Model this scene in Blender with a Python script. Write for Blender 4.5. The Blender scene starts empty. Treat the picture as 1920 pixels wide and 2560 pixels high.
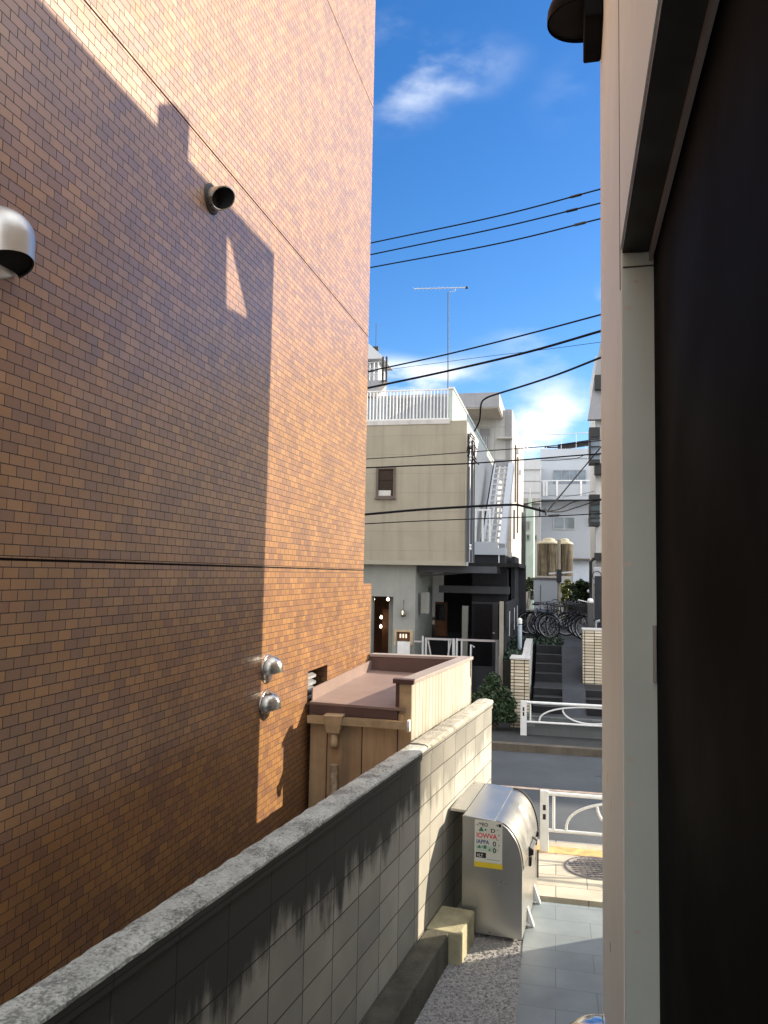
import bpy, bmesh, math, random
from mathutils import Vector, Matrix
R = math.radians
rnd = random.Random(7)
S = bpy.context.scene
COL = S.collection

# ------------------------------------------------------------------ survey helpers
# the photograph was surveyed (vanishing points, block and tile courses) into metres; camera 3.1 m above the pavement
F, ROLL, HC, CZ = 1950.0, 0.019, 1433.0, 3.1
PITCH = math.atan((HC - 1280) / F)
def ray(x, y):
    u, v = x - 960, 1280 - y
    c, s = math.cos(ROLL), math.sin(ROLL)
    u, v = u * c - v * s, u * s + v * c
    d = (u / F, 1.0, v / F)
    cp, sp = math.cos(PITCH), math.sin(PITCH)
    d = Vector((d[0], d[1] * cp - d[2] * sp, d[1] * sp + d[2] * cp))
    return d / d.y
def ax(ang):
    a = R(ang)
    return Vector((math.cos(a), -math.sin(a), 0)), Vector((math.sin(a), math.cos(a), 0))
def hit(x, y, n, d):
    r = ray(x, y); t = d / n.dot(r)
    return Vector((0, 0, CZ)) + r * t
RD = 12.5                                   # the street's direction; facades across it face the camera
E1, E2 = ax(RD)
TI = 13.5                                   # the tiled wall and the white wall run along this
N1, N2 = ax(TI)
BK = 20.0                                   # the block wall and the shed
B1, B2 = ax(BK)
def on_v(x, y, v): return hit(x, y, E2, v)
def on_u(x, y, u): return hit(x, y, E1, u)
def on_z(x, y, z):
    r = ray(x, y); return Vector((0, 0, CZ)) + r * ((z - CZ) / r.z)
def on_tile(x, y): return hit(x, y, N1, -2.25)
def rect(x0, y0, x1, y1, v):
    ym, xm = (y0 + y1) / 2, (x0 + x1) / 2
    return on_v(x0, ym, v).dot(E1), on_v(x1, ym, v).dot(E1), on_v(xm, y1, v).z, on_v(xm, y0, v).z
def U(x, y, v): return on_v(x, y, v).dot(E1)
def Zv(x, y, v): return on_v(x, y, v).z
def fr(a, b, z, ang=RD):
    ea, eb = ax(ang)
    p = ea * a + eb * b
    return Vector((p.x, p.y, z))

# ------------------------------------------------------------------ materials
MATS = {}
def _new(name):
    m = bpy.data.materials.new(name); m.use_nodes = True
    nt = m.node_tree; b = nt.nodes['Principled BSDF']
    MATS[name] = m
    return m, nt, b
def N(nt, t, **k):
    n = nt.nodes.new(t)
    for a, v in k.items():
        if a in n.inputs: n.inputs[a].default_value = v
        else: setattr(n, a, v)
    return n
def L(nt, a, b): nt.links.new(a, b)
def mixc(nt, f, a, b, mode='MIX'):
    n = nt.nodes.new('ShaderNodeMix'); n.data_type = 'RGBA'; n.blend_type = mode
    for s, v in ((n.inputs[0], f), (n.inputs[6], a), (n.inputs[7], b)):
        if hasattr(v, 'is_output'): L(nt, v, s)
        else: s.default_value = v if not isinstance(v, tuple) else (*v[:3], 1)
    return n.outputs[2]
def mp(nt, v, a, b, c, d, smooth=False):
    n = nt.nodes.new('ShaderNodeMapRange'); n.clamp = True
    if smooth: n.interpolation_type = 'SMOOTHSTEP'
    L(nt, v, n.inputs[0])
    for i, q in enumerate((a, b, c, d)): n.inputs[i + 1].default_value = q
    return n.outputs[0]
def mth(nt, op, a, b=0.0):
    n = nt.nodes.new('ShaderNodeMath'); n.operation = op
    for s, v in ((n.inputs[0], a), (n.inputs[1], b)):
        if hasattr(v, 'is_output'): L(nt, v, s)
        else: s.default_value = v
    return n.outputs[0]
def uv(nt, sx=1, sy=1, ox=0, oy=0):
    t = nt.nodes.new('ShaderNodeUVMap'); t.uv_map = 'UVMap'
    m = nt.nodes.new('ShaderNodeMapping'); m.inputs['Scale'].default_value = (sx, sy, 1)
    m.inputs['Location'].default_value = (ox, oy, 0)
    L(nt, t.outputs[0], m.inputs[0]); return m.outputs[0]
def noise(nt, vec, scale, detail=4, rough=.55):
    n = N(nt, 'ShaderNodeTexNoise'); n.inputs['Scale'].default_value = scale
    n.inputs['Detail'].default_value = detail; n.inputs['Roughness'].default_value = rough
    if vec is not None: L(nt, vec, n.inputs['Vector'])
    return n.outputs['Fac']
def sc(c, k): return tuple(min(1, x * k) for x in c[:3])
def mat(name, col, rough=.6, metal=0, var=.12, vs=3., streak=0, streakcol=(.02, .02, .018), bump=0, bs=60, speck=0, spec=.5, rvar=.08, blot=0, srange=(.45, .75)):
    m, nt, b = _new(name)
    geo = nt.nodes.new('ShaderNodeTexCoord').outputs['Object']
    f = noise(nt, geo, vs, 5)
    f = mp(nt, f, .3, .7, 0, 1)
    c = mixc(nt, f, sc(col, 1 - var), sc(col, 1 + var))
    if streak:
        s = noise(nt, uv(nt, 7, .5), 1.0, 5, .65)
        s = mp(nt, s, srange[0], srange[1], 0, streak, True)
        c = mixc(nt, s, c, streakcol)
    if speck:
        s = noise(nt, geo, bs * 1.3, 2)
        s = mp(nt, s, .35, .68, 0, speck)
        c = mixc(nt, s, c, sc(col, .35))
    if blot:                                 # patches of dark lichen
        q = mth(nt, 'ADD', mth(nt, 'MULTIPLY', noise(nt, geo, 5.5, 7, .7), .62), mth(nt, 'MULTIPLY', noise(nt, geo, 75, 3), .43))
        c = mixc(nt, mp(nt, q, .49, .64, 0, blot, True), c, (.03, .03, .028))
    L(nt, c, b.inputs['Base Color'])
    b.inputs['Metallic'].default_value = metal
    b.inputs['Specular IOR Level'].default_value = spec
    r = noise(nt, geo, vs * 2.3, 3)
    L(nt, mp(nt, r, .3, .7, max(.03, rough - rvar), min(1, rough + rvar)), b.inputs['Roughness'])
    if bump:
        bn = N(nt, 'ShaderNodeBump'); bn.inputs['Strength'].default_value = bump; bn.inputs['Distance'].default_value = .01
        L(nt, noise(nt, geo, bs, 4), bn.inputs['Height']); L(nt, bn.outputs[0], b.inputs['Normal'])
    return m
def brick(name, stops, w, h, mortar, mcol, rough=.5, offset=.5, ox=0, oy=0, bump=.5, spec=.5, const=True, stain=0, mrough=.9, cvar=.1, streak=0, bd=.004, tilt=0):
    m, nt, b = _new(name)
    vec = uv(nt, 1, 1, ox, oy)
    t = N(nt, 'ShaderNodeTexBrick'); t.offset = offset; t.offset_frequency = 2; t.squash = 1
    L(nt, vec, t.inputs['Vector'])
    for k, v in (('Color1', (0, 0, 0, 1)), ('Color2', (1, 1, 1, 1)), ('Mortar', (.5, .5, .5, 1)), ('Scale', 1), ('Mortar Size', mortar), ('Mortar Smooth', .1), ('Bias', 0), ('Brick Width', w), ('Row Height', h)):
        t.inputs[k].default_value = v
    rp = N(nt, 'ShaderNodeValToRGB'); cr = rp.color_ramp
    cr.interpolation = 'CONSTANT' if const else 'LINEAR'
    while len(cr.elements) < len(stops): cr.elements.new(.5)
    for e, (p, c) in zip(cr.elements, stops): e.position = p; e.color = (*c, 1)
    L(nt, t.outputs['Color'], rp.inputs[0])
    geo = nt.nodes.new('ShaderNodeTexCoord').outputs['Object']
    f = mp(nt, noise(nt, geo, 2.2, 6), .3, .7, 1 - cvar, 1 + cvar)
    c = mixc(nt, 1.0, rp.outputs[0], (1, 1, 1), 'MULTIPLY')
    cm = nt.nodes.new('ShaderNodeVectorMath'); cm.operation = 'SCALE'
    L(nt, c, cm.inputs[0]); L(nt, f, cm.inputs['Scale'])
    c = mixc(nt, t.outputs['Fac'], cm.outputs[0], mcol)
    if streak:                               # rain streaks
        q = mp(nt, noise(nt, uv(nt, 6, .35, 2.7), 1.0, 6, .62), .42, .78, 0, streak, True)
        c = mixc(nt, q, c, (.05, .042, .036))
    rr = mixc(nt, t.outputs['Fac'], (rough,) * 3, (mrough,) * 3)
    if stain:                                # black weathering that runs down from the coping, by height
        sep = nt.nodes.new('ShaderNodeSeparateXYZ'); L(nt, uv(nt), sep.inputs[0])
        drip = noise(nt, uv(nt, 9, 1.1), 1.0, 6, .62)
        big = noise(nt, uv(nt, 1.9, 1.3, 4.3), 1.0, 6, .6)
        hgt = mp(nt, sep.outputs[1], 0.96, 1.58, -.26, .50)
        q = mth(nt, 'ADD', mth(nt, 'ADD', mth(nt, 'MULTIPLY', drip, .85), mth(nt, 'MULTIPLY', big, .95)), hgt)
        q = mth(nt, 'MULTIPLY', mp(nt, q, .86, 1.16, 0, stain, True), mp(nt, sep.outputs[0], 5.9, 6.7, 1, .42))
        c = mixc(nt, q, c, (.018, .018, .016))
    L(nt, c, b.inputs['Base Color']); L(nt, rr, b.inputs['Roughness'])
    b.inputs['Specular IOR Level'].default_value = spec
    bn = N(nt, 'ShaderNodeBump'); bn.inputs['Strength'].default_value = bump; bn.inputs['Distance'].default_value = bd
    hgt = mth(nt, 'SUBTRACT', mth(nt, 'MULTIPLY', noise(nt, geo, 90, 2), .25), t.outputs['Fac'])
    L(nt, hgt, bn.inputs['Height'])
    if tilt:                                 # every tile is laid at a slightly different angle
        wn = N(nt, 'ShaderNodeTexWhiteNoise'); wn.noise_dimensions = '1D'; L(nt, t.outputs['Color'], wn.inputs['W'])
        k = nt.nodes.new('ShaderNodeVectorMath'); k.operation = 'MULTIPLY_ADD'; L(nt, wn.outputs['Color'], k.inputs[0])
        k.inputs[1].default_value = (tilt,) * 3; k.inputs[2].default_value = (-tilt / 2,) * 3
        g = nt.nodes.new('ShaderNodeNewGeometry'); a = nt.nodes.new('ShaderNodeVectorMath'); L(nt, g.outputs['Normal'], a.inputs[0]); L(nt, k.outputs[0], a.inputs[1])
        nn = nt.nodes.new('ShaderNodeVectorMath'); nn.operation = 'NORMALIZE'; L(nt, a.outputs[0], nn.inputs[0]); L(nt, nn.outputs[0], bn.inputs['Normal'])
    L(nt, bn.outputs[0], b.inputs['Normal'])
    return m
def emit(name, col, k):
    m, nt, b = _new(name)
    b.inputs['Base Color'].default_value = (*col, 1)
    b.inputs['Emission Color'].default_value = (*col, 1); b.inputs['Emission Strength'].default_value = k
    return m
def glass(name, col, rough=.08):
    m, nt, b = _new(name)
    geo = nt.nodes.new('ShaderNodeTexCoord').outputs['Object']
    L(nt, mixc(nt, mp(nt, noise(nt, geo, 1.5), .35, .65, 0, 1), sc(col, .8), sc(col, 1.25)), b.inputs['Base Color'])
    b.inputs['Roughness'].default_value = rough; b.inputs['Coat Weight'].default_value = .5
    return m

tile_m = brick('glazed_tile', [(0, (.225, .116, .066)), (.25, (.258, .132, .064)), (.45, (.285, .146, .064)), (.65, (.308, .158, .065)), (.84, (.335, .174, .069))],
               .0945, .0469, .0021, (.020, .011, .008), rough=.30, bump=.5, spec=.80, cvar=.12, streak=.22, bd=.006, tilt=.032)
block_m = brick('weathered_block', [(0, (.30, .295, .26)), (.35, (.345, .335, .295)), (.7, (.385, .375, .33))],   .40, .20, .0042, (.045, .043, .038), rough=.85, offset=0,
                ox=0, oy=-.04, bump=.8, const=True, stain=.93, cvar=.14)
pier_m = brick('cream_split_tile', [(0, (.52, .45, .33)), (.5, (.60, .53, .40)), (.8, (.66, .59, .46))], .21, .0655, .008, (.02, .018, .016), rough=.7, offset=0, bump=.8)
pave_m = brick('pavement_slabs', [(0, (.42, .38, .30)), (.5, (.45, .41, .33)), (.8, (.48, .44, .36))], .62, .30, .006, (.20, .18, .15), rough=.85, offset=.5, bump=.4, oy=.1, cvar=.22)
path_m = brick('grey_stone_slabs', [(0, (.20, .235, .25)), (.5, (.215, .25, .265)), (.8, (.23, .265, .28))], .60, .30, .003, (.15, .175, .185), rough=.45, offset=.5, bump=.25, cvar=.20)
lowblk_m = brick('grey_kerb_block', [(0, (.10, .11, .115)), (.5, (.13, .14, .145)), (.8, (.16, .17, .175))], .39, .17, .006, (.08, .085, .09), rough=.9, offset=.3, bump=.6)
siding_m = brick('beige_siding', [(0, (.310, .281, .217)), (.5, (.318, .288, .223))], 5.0, .455, .003, (.19, .175, .14), rough=.75, offset=0, bump=.3, cvar=.06, streak=.22)
concp_m = brick('white_panel_cladding', [(0, (.44, .44, .43)), (.5, (.48, .475, .465))], 1.2, .9, .012, (.34, .335, .33), rough=.8, offset=0, bump=.3, cvar=.08, streak=.25)
board_m = brick('cream_boards', [(0, (.38, .36, .295)), (.5, (.42, .395, .325)), (.8, (.45, .425, .355))], .105, 6.0, .005, (.13, .12, .095), rough=.6, offset=0, bump=.6, cvar=.12, streak=.18)
brownp_m = brick('brown_panels', [(0, (.50, .335, .185)), (.5, (.54, .36, .20)), (.8, (.57, .385, .215))], .31, 6.0, .005, (.045, .03, .02), rough=.65, offset=0, bump=.5, ox=.1, cvar=.25, streak=.6)

concrete = mat('concrete', (.34, .33, .31), .9, var=.18, vs=3, streak=.35, bump=.4, bs=70)
coping_m = mat('shaded_lichen_coping', (.58, .62, .585), .95, var=.22, vs=5, speck=.45, bump=1.0, bs=60, blot=.62)  # lighter copy for the stretch of coping in shade
copinglit_m = mat('sunlit_coping', (.44, .42, .36), .95, var=.28, vs=9, blot=.4, speck=.4, bump=.8, bs=60)  # same coping in its own colour for the sunlit stretch
mossy = mat('shaded_mossy_concrete', (.085, .082, .062), .95, var=.4, vs=5, streak=.5, bump=.6, bs=50)  # darkened copy of the footing concrete for the stretch in shade
mossylit = mat('sunlit_lichen_concrete', (.42, .39, .26), .95, var=.25, vs=5, streak=.15, bump=.6, bs=50)  # lighter copy of the footing concrete for the block in sun
asphalt_dk = mat('shaded_asphalt', (.030, .033, .034), .85, var=.3, vs=1.6, speck=.3, bump=.3, bs=140)  # darker copy of the asphalt, standing in for shade across the road
asphalt = mat('asphalt', (.066, .075, .086), .75, var=.24, vs=.8, speck=.35, bump=.3, bs=140)
gravel_m = mat('gravel', (.34, .345, .35), .95, var=.4, vs=40, speck=.35, bump=.6, bs=120)
earth_m = mat('earth', (.12, .11, .10), .95, var=.3, vs=.6)
kerb_m = mat('kerb_stone', (.42, .36, .27), .9, var=.2, vs=4, streak=.2, bump=.3)
orange_m = mat('worn_orange_paint', (.55, .33, .13), .8, var=.35, vs=9, bump=.2)
centre_m = mat('worn_centre_line', (.50, .38, .28), .8, var=.35, vs=9)
white_m = mat('white_paint', (.72, .73, .73), .4, var=.08, vs=6, streak=.22, streakcol=(.30, .24, .18))
edge_m = mat('white_edge_stone', (.66, .66, .63), .8, var=.1, vs=5)
steel = mat('brushed_steel', (.50, .50, .48), .33, metal=.92, var=.06, vs=2, rvar=.06)
steel_hi = mat('polished_steel', (.62, .62, .61), .20, metal=1, var=.06, vs=8, rvar=.08)
steel_dull = mat('dull_steel', (.40, .39, .365), .30, metal=1, var=.2, vs=14, rvar=.12)
satin = mat('satin_steel', (.50, .50, .485), .38, metal=.85, var=.06, vs=6)
rubber = mat('black_rubber', (.012, .012, .013), .6, var=.2)
blackm = mat('black_void', (.006, .006, .008), .9, var=.3)
brown_roof = mat('brown_roof_sheet', (.225, .160, .138), .5, var=.10, vs=2.5, rvar=.06)
brown_trim = mat('dark_brown_trim', (.085, .045, .04), .5, var=.2, vs=5)
brown_in = mat('maroon_flashing', (.105, .062, .056), .5, var=.12, vs=3)
gutter_m = mat('tan_gutter', (.44, .335, .205), .5, var=.2, vs=10, streak=.2)
weather_m = mat('peeling_pipe', (.40, .33, .24), .8, var=.5, vs=16)
white_wall = mat('offwhite_wall_panel', (.79, .92, .98), .55, var=.05, vs=1.5, streak=.05, streakcol=(.3, .28, .25), rvar=.04)
jamb_m = mat('grey_green_frame', (.54, .62, .58), .5, var=.06, vs=3, rvar=.05)
chip_m = mat('chipped_paint', (.58, .57, .52), .8, var=.2)
rust_m = mat('rust_mark', (.06, .03, .02), .8, var=.3)
dark_panel = mat('dark_shutter', (.0055, .0065, .0085), .6, var=.25, vs=1.2, rvar=.05, spec=.008)
dark_soffit = mat('dark_lintel_steel', (.006, .006, .009), .6, var=.3, vs=3)
trim_m = mat('grey_trim', (.30, .29, .30), .45, var=.05)
beige_plain = mat('beige_board', (.32, .295, .235), .75, var=.05)
pillar_m = mat('grey_plaster', (.27, .28, .26), .85, var=.10, vs=2.5, streak=.10, bump=.15)
sidewall_m = mat('pale_grey_render', (.38, .39, .40), .85, var=.06, vs=2, streak=.08)
darkwall = mat('dark_blue_grey', (.010, .0115, .018), .7, var=.2)
pipe_m = mat('blue_grey_pipe', (.045, .052, .066), .5, var=.15)
mint_m = mat('pale_mint_parapet', (.40, .47, .44), .7, var=.06)
winframe = mat('bronze_window_frame', (.11, .085, .075), .45, var=.1)
glass_dk = glass('dark_glass', (.022, .022, .022))
glass_bl = glass('blue_grey_glass', (.16, .19, .22))
glass_gr = glass('green_glass', (.01, .09, .055))
wood_m = mat('orange_brown_wood', (.17, .065, .026), .6, var=.3, vs=6, streak=.3)
door_m = mat('navy_door', (.008, .010, .02), .45, var=.2)
bulb_m = emit('warm_bulb', (1.0, .86, .62), 6.0)
lampglass = emit('lamp_glass', (1.0, .88, .68), .55)
greyface = mat('grey_metal_fascia', (.25, .25, .265), .6, var=.08, streak=.12)
soffit_m = mat('warm_concrete_soffit', (.42, .38, .33), .85, var=.1)
conc_lt = mat('pale_concrete', (.52, .51, .49), .85, var=.12, vs=1.4, streak=.22)
far_white = mat('white_render', (.47, .48, .495), .85, var=.05, vs=.8, streak=.06)
far_white2 = mat('cool_white_render', (.40, .43, .475), .85, var=.05, vs=.8)
palegreen = mat('pale_green_cladding', (.36, .46, .43), .5, var=.08)
tank_m = mat('rust_streaked_tank', (.235, .20, .14), .9, var=.35, vs=3, streak=.95, streakcol=(.035, .026, .016), srange=(.36, .62))
tanktop_m = mat('cream_tank_top', (.42, .38, .28), .7, var=.1)
galv = mat('galvanised_steel', (.50, .52, .55), .4, metal=.6, var=.1)
bluepost = mat('blue_grey_post', (.30, .36, .42), .6, var=.1)
bluepost_dk = mat('dark_mast', (.04, .05, .065), .6)
wire_m = mat('black_cable', (.010, .010, .012), .9, var=.1, spec=.08)
leaf_dk = mat('dark_leaf', (.022, .046, .014), .55, var=.5, vs=6)
leaf_md = mat('green_leaf', (.024, .050, .016), .55, var=.5, vs=6)
leaf_yl = mat('yellow_green_leaf', (.15, .17, .045), .55, var=.5, vs=6)
bark = mat('bark', (.07, .05, .035), .9, var=.3)
ivy_m = mat('ivy_leaf', (.012, .034, .016), .5, var=.5, vs=8)
soil = mat('soil', (.012, .013, .010), .95, var=.3)
bikeframe = mat('bike_grey_paint', (.018, .022, .03), .35, metal=.4, var=.1)
tyre_m = mat('bike_tyre', (.007, .007, .008), .7)
saddle_m = mat('saddle_black', (.02, .02, .022), .5)
fender_m = mat('bike_mudguard', (.16, .18, .22), .35, metal=.5, var=.05)
stair_m = mat('dark_step', (.011, .012, .015), .9, var=.2, vs=3, bump=.2)
nosing_m = mat('step_nosing', (.045, .048, .055), .7)
ramp_m = mat('grey_ramp', (.030, .035, .044), .85, var=.15, vs=2)
iron_m = mat('cast_iron', (.17, .155, .15), .55, metal=.3, var=.25, vs=14, bump=.8, bs=45)
paper = mat('notice_paper', (.72, .74, .68), .5, var=.03)
paper_y = mat('notice_yellow', (.80, .62, .03), .5, var=.03)
ink = {k: mat('ink_' + k, c, .6, var=.02) for k, c in dict(black=(.02, .02, .025), green=(.06, .22, .14), red=(.75, .05, .08), blue=(.04, .07, .24), pale=(.55, .68, .58)).items()}

# ------------------------------------------------------------------ mesh builder
class MB:
    def __init__(s): s.v = []; s.f = []; s.sm = []
    def add(s, vs, fs, smooth=False):
        o = len(s.v); s.v += [Vector(p) for p in vs]
        s.f += [[i + o for i in f] for f in fs]; s.sm += [smooth] * len(fs)
        return s
    def box(s, a0, a1, b0, b1, z0, z1, ang=RD):
        a0, a1 = min(a0, a1), max(a0, a1); b0, b1 = min(b0, b1), max(b0, b1); z0, z1 = min(z0, z1), max(z0, z1)
        p = [fr(a, b, z, ang) for z in (z0, z1) for a, b in ((a0, b0), (a1, b0), (a1, b1), (a0, b1))]
        return s.add(p, [(3, 2, 1, 0), (4, 5, 6, 7), (0, 1, 5, 4), (1, 2, 6, 5), (2, 3, 7, 6), (3, 0, 4, 7)])
    def prism(s, poly, vec):
        n = len(poly); poly = [Vector(p) for p in poly]; vec = Vector(vec)
        nn = Vector()
        for i in range(n): nn += poly[i].cross(poly[(i + 1) % n])
        if nn.dot(vec) > 0: poly = poly[::-1]
        vs = poly + [p + vec for p in poly]
        fs = [list(range(n)), list(range(2 * n - 1, n - 1, -1))] + [[(i + 1) % n, i, i + n, (i + 1) % n + n] for i in range(n)]
        return s.add(vs, fs)
    def tube(s, pts, r, n=8, smooth=True):
        pts = [Vector(p) for p in pts]; rr = r if isinstance(r, (list, tuple)) else [r] * len(pts)
        t0 = (pts[1] - pts[0]).normalized()
        up = Vector((0, 0, 1)) if abs(t0.z) < .9 else Vector((1, 0, 0))
        x = t0.cross(up).normalized(); vs = []
        for i, p in enumerate(pts):
            t = (pts[min(i + 1, len(pts) - 1)] - pts[max(i - 1, 0)]).normalized()
            x = (x - t * x.dot(t)).normalized(); y = t.cross(x)
            vs += [p + (x * math.cos(2 * math.pi * k / n) + y * math.sin(2 * math.pi * k / n)) * rr[i] for k in range(n)]
        fs = []
        for i in range(len(pts) - 1):
            for k in range(n):
                fs.append((i * n + k, i * n + (k + 1) % n, (i + 1) * n + (k + 1) % n, (i + 1) * n + k))
        s.add(vs, fs, smooth)
        m = len(pts) - 1
        s.add(vs[:n][::-1], [list(range(n))]); s.add(vs[m * n:], [list(range(n))])
        return s
    def lathe(s, prof, base, axis=(0, 0, 1), n=24, smooth=True):
        base = Vector(base); a = Vector(axis).normalized()
        x = a.cross(Vector((0, 0, 1)) if abs(a.z) < .9 else Vector((1, 0, 0))).normalized(); y = a.cross(x)
        vs = []
        for r, h in prof:
            vs += [base + a * h + (x * math.cos(2 * math.pi * k / n) + y * math.sin(2 * math.pi * k / n)) * max(r, 1e-4) for k in range(n)]
        fs = [(i * n + k, i * n + (k + 1) % n, (i + 1) * n + (k + 1) % n, (i + 1) * n + k) for i in range(len(prof) - 1) for k in range(n)]
        return s.add(vs, fs, smooth)
    def ring(s, c, axis, r0, r, n=28, m=8):
        c = Vector(c); a = Vector(axis).normalized()
        x = a.cross(Vector((0, 0, 1)) if abs(a.z) < .9 else Vector((1, 0, 0))).normalized(); y = a.cross(x)
        vs = []
        for i in range(n):
            d = x * math.cos(2 * math.pi * i / n) + y * math.sin(2 * math.pi * i / n)
            vs += [c + d * (r0 + r * math.cos(2 * math.pi * j / m)) + a * r * math.sin(2 * math.pi * j / m) for j in range(m)]
        fs = [(i * m + j, i * m + (j + 1) % m, ((i + 1) % n) * m + (j + 1) % m, ((i + 1) % n) * m + j) for i in range(n) for j in range(m)]
        return s.add(vs, fs, True)
    def bar(s, p, q, w, h=None, up=(0, 0, 1)):
        p, q = Vector(p), Vector(q); h = h or w; t = (q - p).normalized(); up = Vector(up)
        x = t.cross(up)
        if x.length < 1e-3: x = t.cross(Vector((1, 0, 0)))
        x.normalize(); y = x.cross(t).normalized()
        return s.prism([p + x * w / 2 * i + y * h / 2 * j for i, j in ((-1, -1), (1, -1), (1, 1), (-1, 1))], q - p)
    def build(s, name, m, parent=None, off=None, bevel=0, label=None):
        off = OFF.get(parent, Vector()) if off is None else off
        me = bpy.data.meshes.new(name)
        me.from_pydata([p - off for p in s.v], [], s.f); me.update()
        bm = bmesh.new(); bm.from_mesh(me); bmesh.ops.recalc_face_normals(bm, faces=bm.faces); bm.to_mesh(me); bm.free()
        me.polygons.foreach_set('use_smooth', s.sm)
        ul = me.uv_layers.new(name='UVMap')
        for p in me.polygons:
            n = p.normal
            if abs(n.z) > .75: t, w = E1, E2
            else:
                t = Vector((-n.y, n.x, 0)).normalized(); w = Vector((0, 0, 1))
            for li in p.loop_indices:
                q = s.v[me.loops[li].vertex_index]
                ul.data[li].uv = (q.dot(t), q.dot(w))
        me.materials.append(m)
        o = bpy.data.objects.new(name, me); COL.objects.link(o)
        if parent is not None: o.parent = parent; OFF[o] = off
        else: o.location = off
        if bevel:
            b = o.modifiers.new('Bevel', 'BEVEL'); b.width = bevel; b.segments = 2; b.limit_method = 'ANGLE'; b.angle_limit = R(40)
        if label: o['label'] = label
        return o
OFF = {}
def thing(name, label, cat, loc, group=None):
    o = bpy.data.objects.new(name, None); COL.objects.link(o); o.location = loc
    o['label'] = label; o['category'] = cat; o['kind'] = 'thing'
    if group: o['group'] = group
    OFF[o] = Vector(loc); return o
def solo(name, mb, m, label, cat, group=None, bevel=0):
    lo = Vector((sum(p.x for p in mb.v), sum(p.y for p in mb.v), 0)) / len(mb.v); lo.z = min(p.z for p in mb.v)
    o = mb.build(name, m, None, lo, bevel)
    o['label'] = label; o['category'] = cat; o['kind'] = 'thing'
    if group: o['group'] = group
    return o
def structure(name, mb, m, kind='structure'):
    o = mb.build(name, m, None, Vector()); o['kind'] = kind; return o
def copy_tree(o, parent=None, **props):
    c = o.copy(); COL.objects.link(c)
    if parent: c.parent = parent
    for k, v in props.items(): c[k] = v
    for ch in list(o.children): copy_tree(ch, c)
    return c

# ------------------------------------------------------------------ ground, road, pavements
def sheet(a0, a1, b0, b1, z, ang=RD):
    return MB().add([fr(a0, b0, z, ang), fr(a1, b0, z, ang), fr(a1, b1, z, ang), fr(a0, b1, z, ang)], [(0, 1, 2, 3)])
structure('ground', sheet(-400, 400, -300, 500, -.16), earth_m)
structure('road', sheet(-60, 60, 9.62, 14.72, -.10), asphalt)
structure('road_gutter', sheet(-60, 60, 9.62, 9.98, -.094), brick('gutter_concrete', [(0, (.20, .20, .19)), (.5, (.23, .23, .22)), (.8, (.25, .25, .24))], .6, 2.0, .008, (.06, .06, .055), rough=.9, offset=0, bump=.4, cvar=.25))
patch_m = mat('asphalt_patch', (.040, .044, .050), .85, var=.2, vs=2, speck=.3, bump=.3, bs=140)
structure('road_patch', sheet(1.2, 3.1, 10.6, 11.3, -.0955), patch_m)
q_ = MB(); rk = random.Random(17)
for (a0, b0, n_, da, db) in ((.6, 13.3, 26, .13, .012), (1.6, 11.3, 16, .05, .09), (.9, 10.3, 22, .11, -.01)):
    a, b = a0, b0; pr = None
    for k in range(n_):
        w_ = .006 + .006 * rk.random(); p = (fr(a, b - w_, -.0945), fr(a, b + w_, -.0945))
        if pr: q_.add([pr[0], p[0], p[1], pr[1]], [(0, 1, 2, 3)])
        pr = p; a += da + rk.uniform(-.02, .02); b += db + rk.uniform(-.03, .03)
structure('road_crack', q_, patch_m)
structure('road_centre_line', sheet(-60, 60, 12.22, 12.32, -.095), centre_m)
structure('kerb', MB().box(-60, 60, 9.47, 9.62, -.2, .005), kerb_m)
structure('kerb_paint', sheet(-60, 60, 9.24, 9.47, .004), orange_m)
structure('pavement', MB().box(-60, 60, 8.02, 9.47, -.2, 0), pave_m)
structure('pavement_edge', MB().box(.8, 60, 7.87, 8.02, -.2, .045), edge_m)
structure('far_kerb', MB().box(-60, 60, 14.72, 14.90, -.2, .03), mat('dark_far_kerb', (.10, .085, .065), .9, var=.3, vs=3, streak=.3))  # darker than the near kerb
structure('far_kerb_paint', sheet(2.55, 8, 14.73, 14.86, .036), orange_m)
structure('far_pavement', MB().box(-60, 60, 14.90, 30, -.2, .02), asphalt_dk)
structure('path', MB().box(-.29 + .02, 20, -6, 7.87, -.2, .004), path_m)
structure('passage_ground', MB().box(-12, -.27, -6, 8.02, -.2, -.004), gravel_m)
# loose stones over the gravel strip
g = MB(); rs = random.Random(3)
for i in range(5200):
    b = 4.6 + rs.random() ** 1.3 * 2.6; p0 = B1 * -1.68 + B2 * 0
    u_lo = (fr(-1.68, b, 0, BK)).dot(E1)
    p = fr(rs.uniform(-1.55, -.28), b, 0)
    if p.dot(B1) < -1.70: continue
    r = rs.uniform(.006, .016); an = rs.uniform(0, 6.28); h = r * rs.uniform(.3, .7)
    q = [Vector((p.x + r * math.cos(an + k * 1.57) * rs.uniform(.7, 1.2), p.y + r * math.sin(an + k * 1.57) * rs.uniform(.7, 1.2), -.005)) for k in range(4)]
    t = [x * .5 + Vector((p.x, p.y, 0)) * .5 + Vector((0, 0, h)) for x in q]
    g.add(q + t, [(0, 1, 5, 4), (1, 2, 6, 5), (2, 3, 7, 6), (3, 0, 4, 7), (4, 5, 6, 7)])
o = structure('gravel', g, gravel_m, 'stuff')

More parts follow.
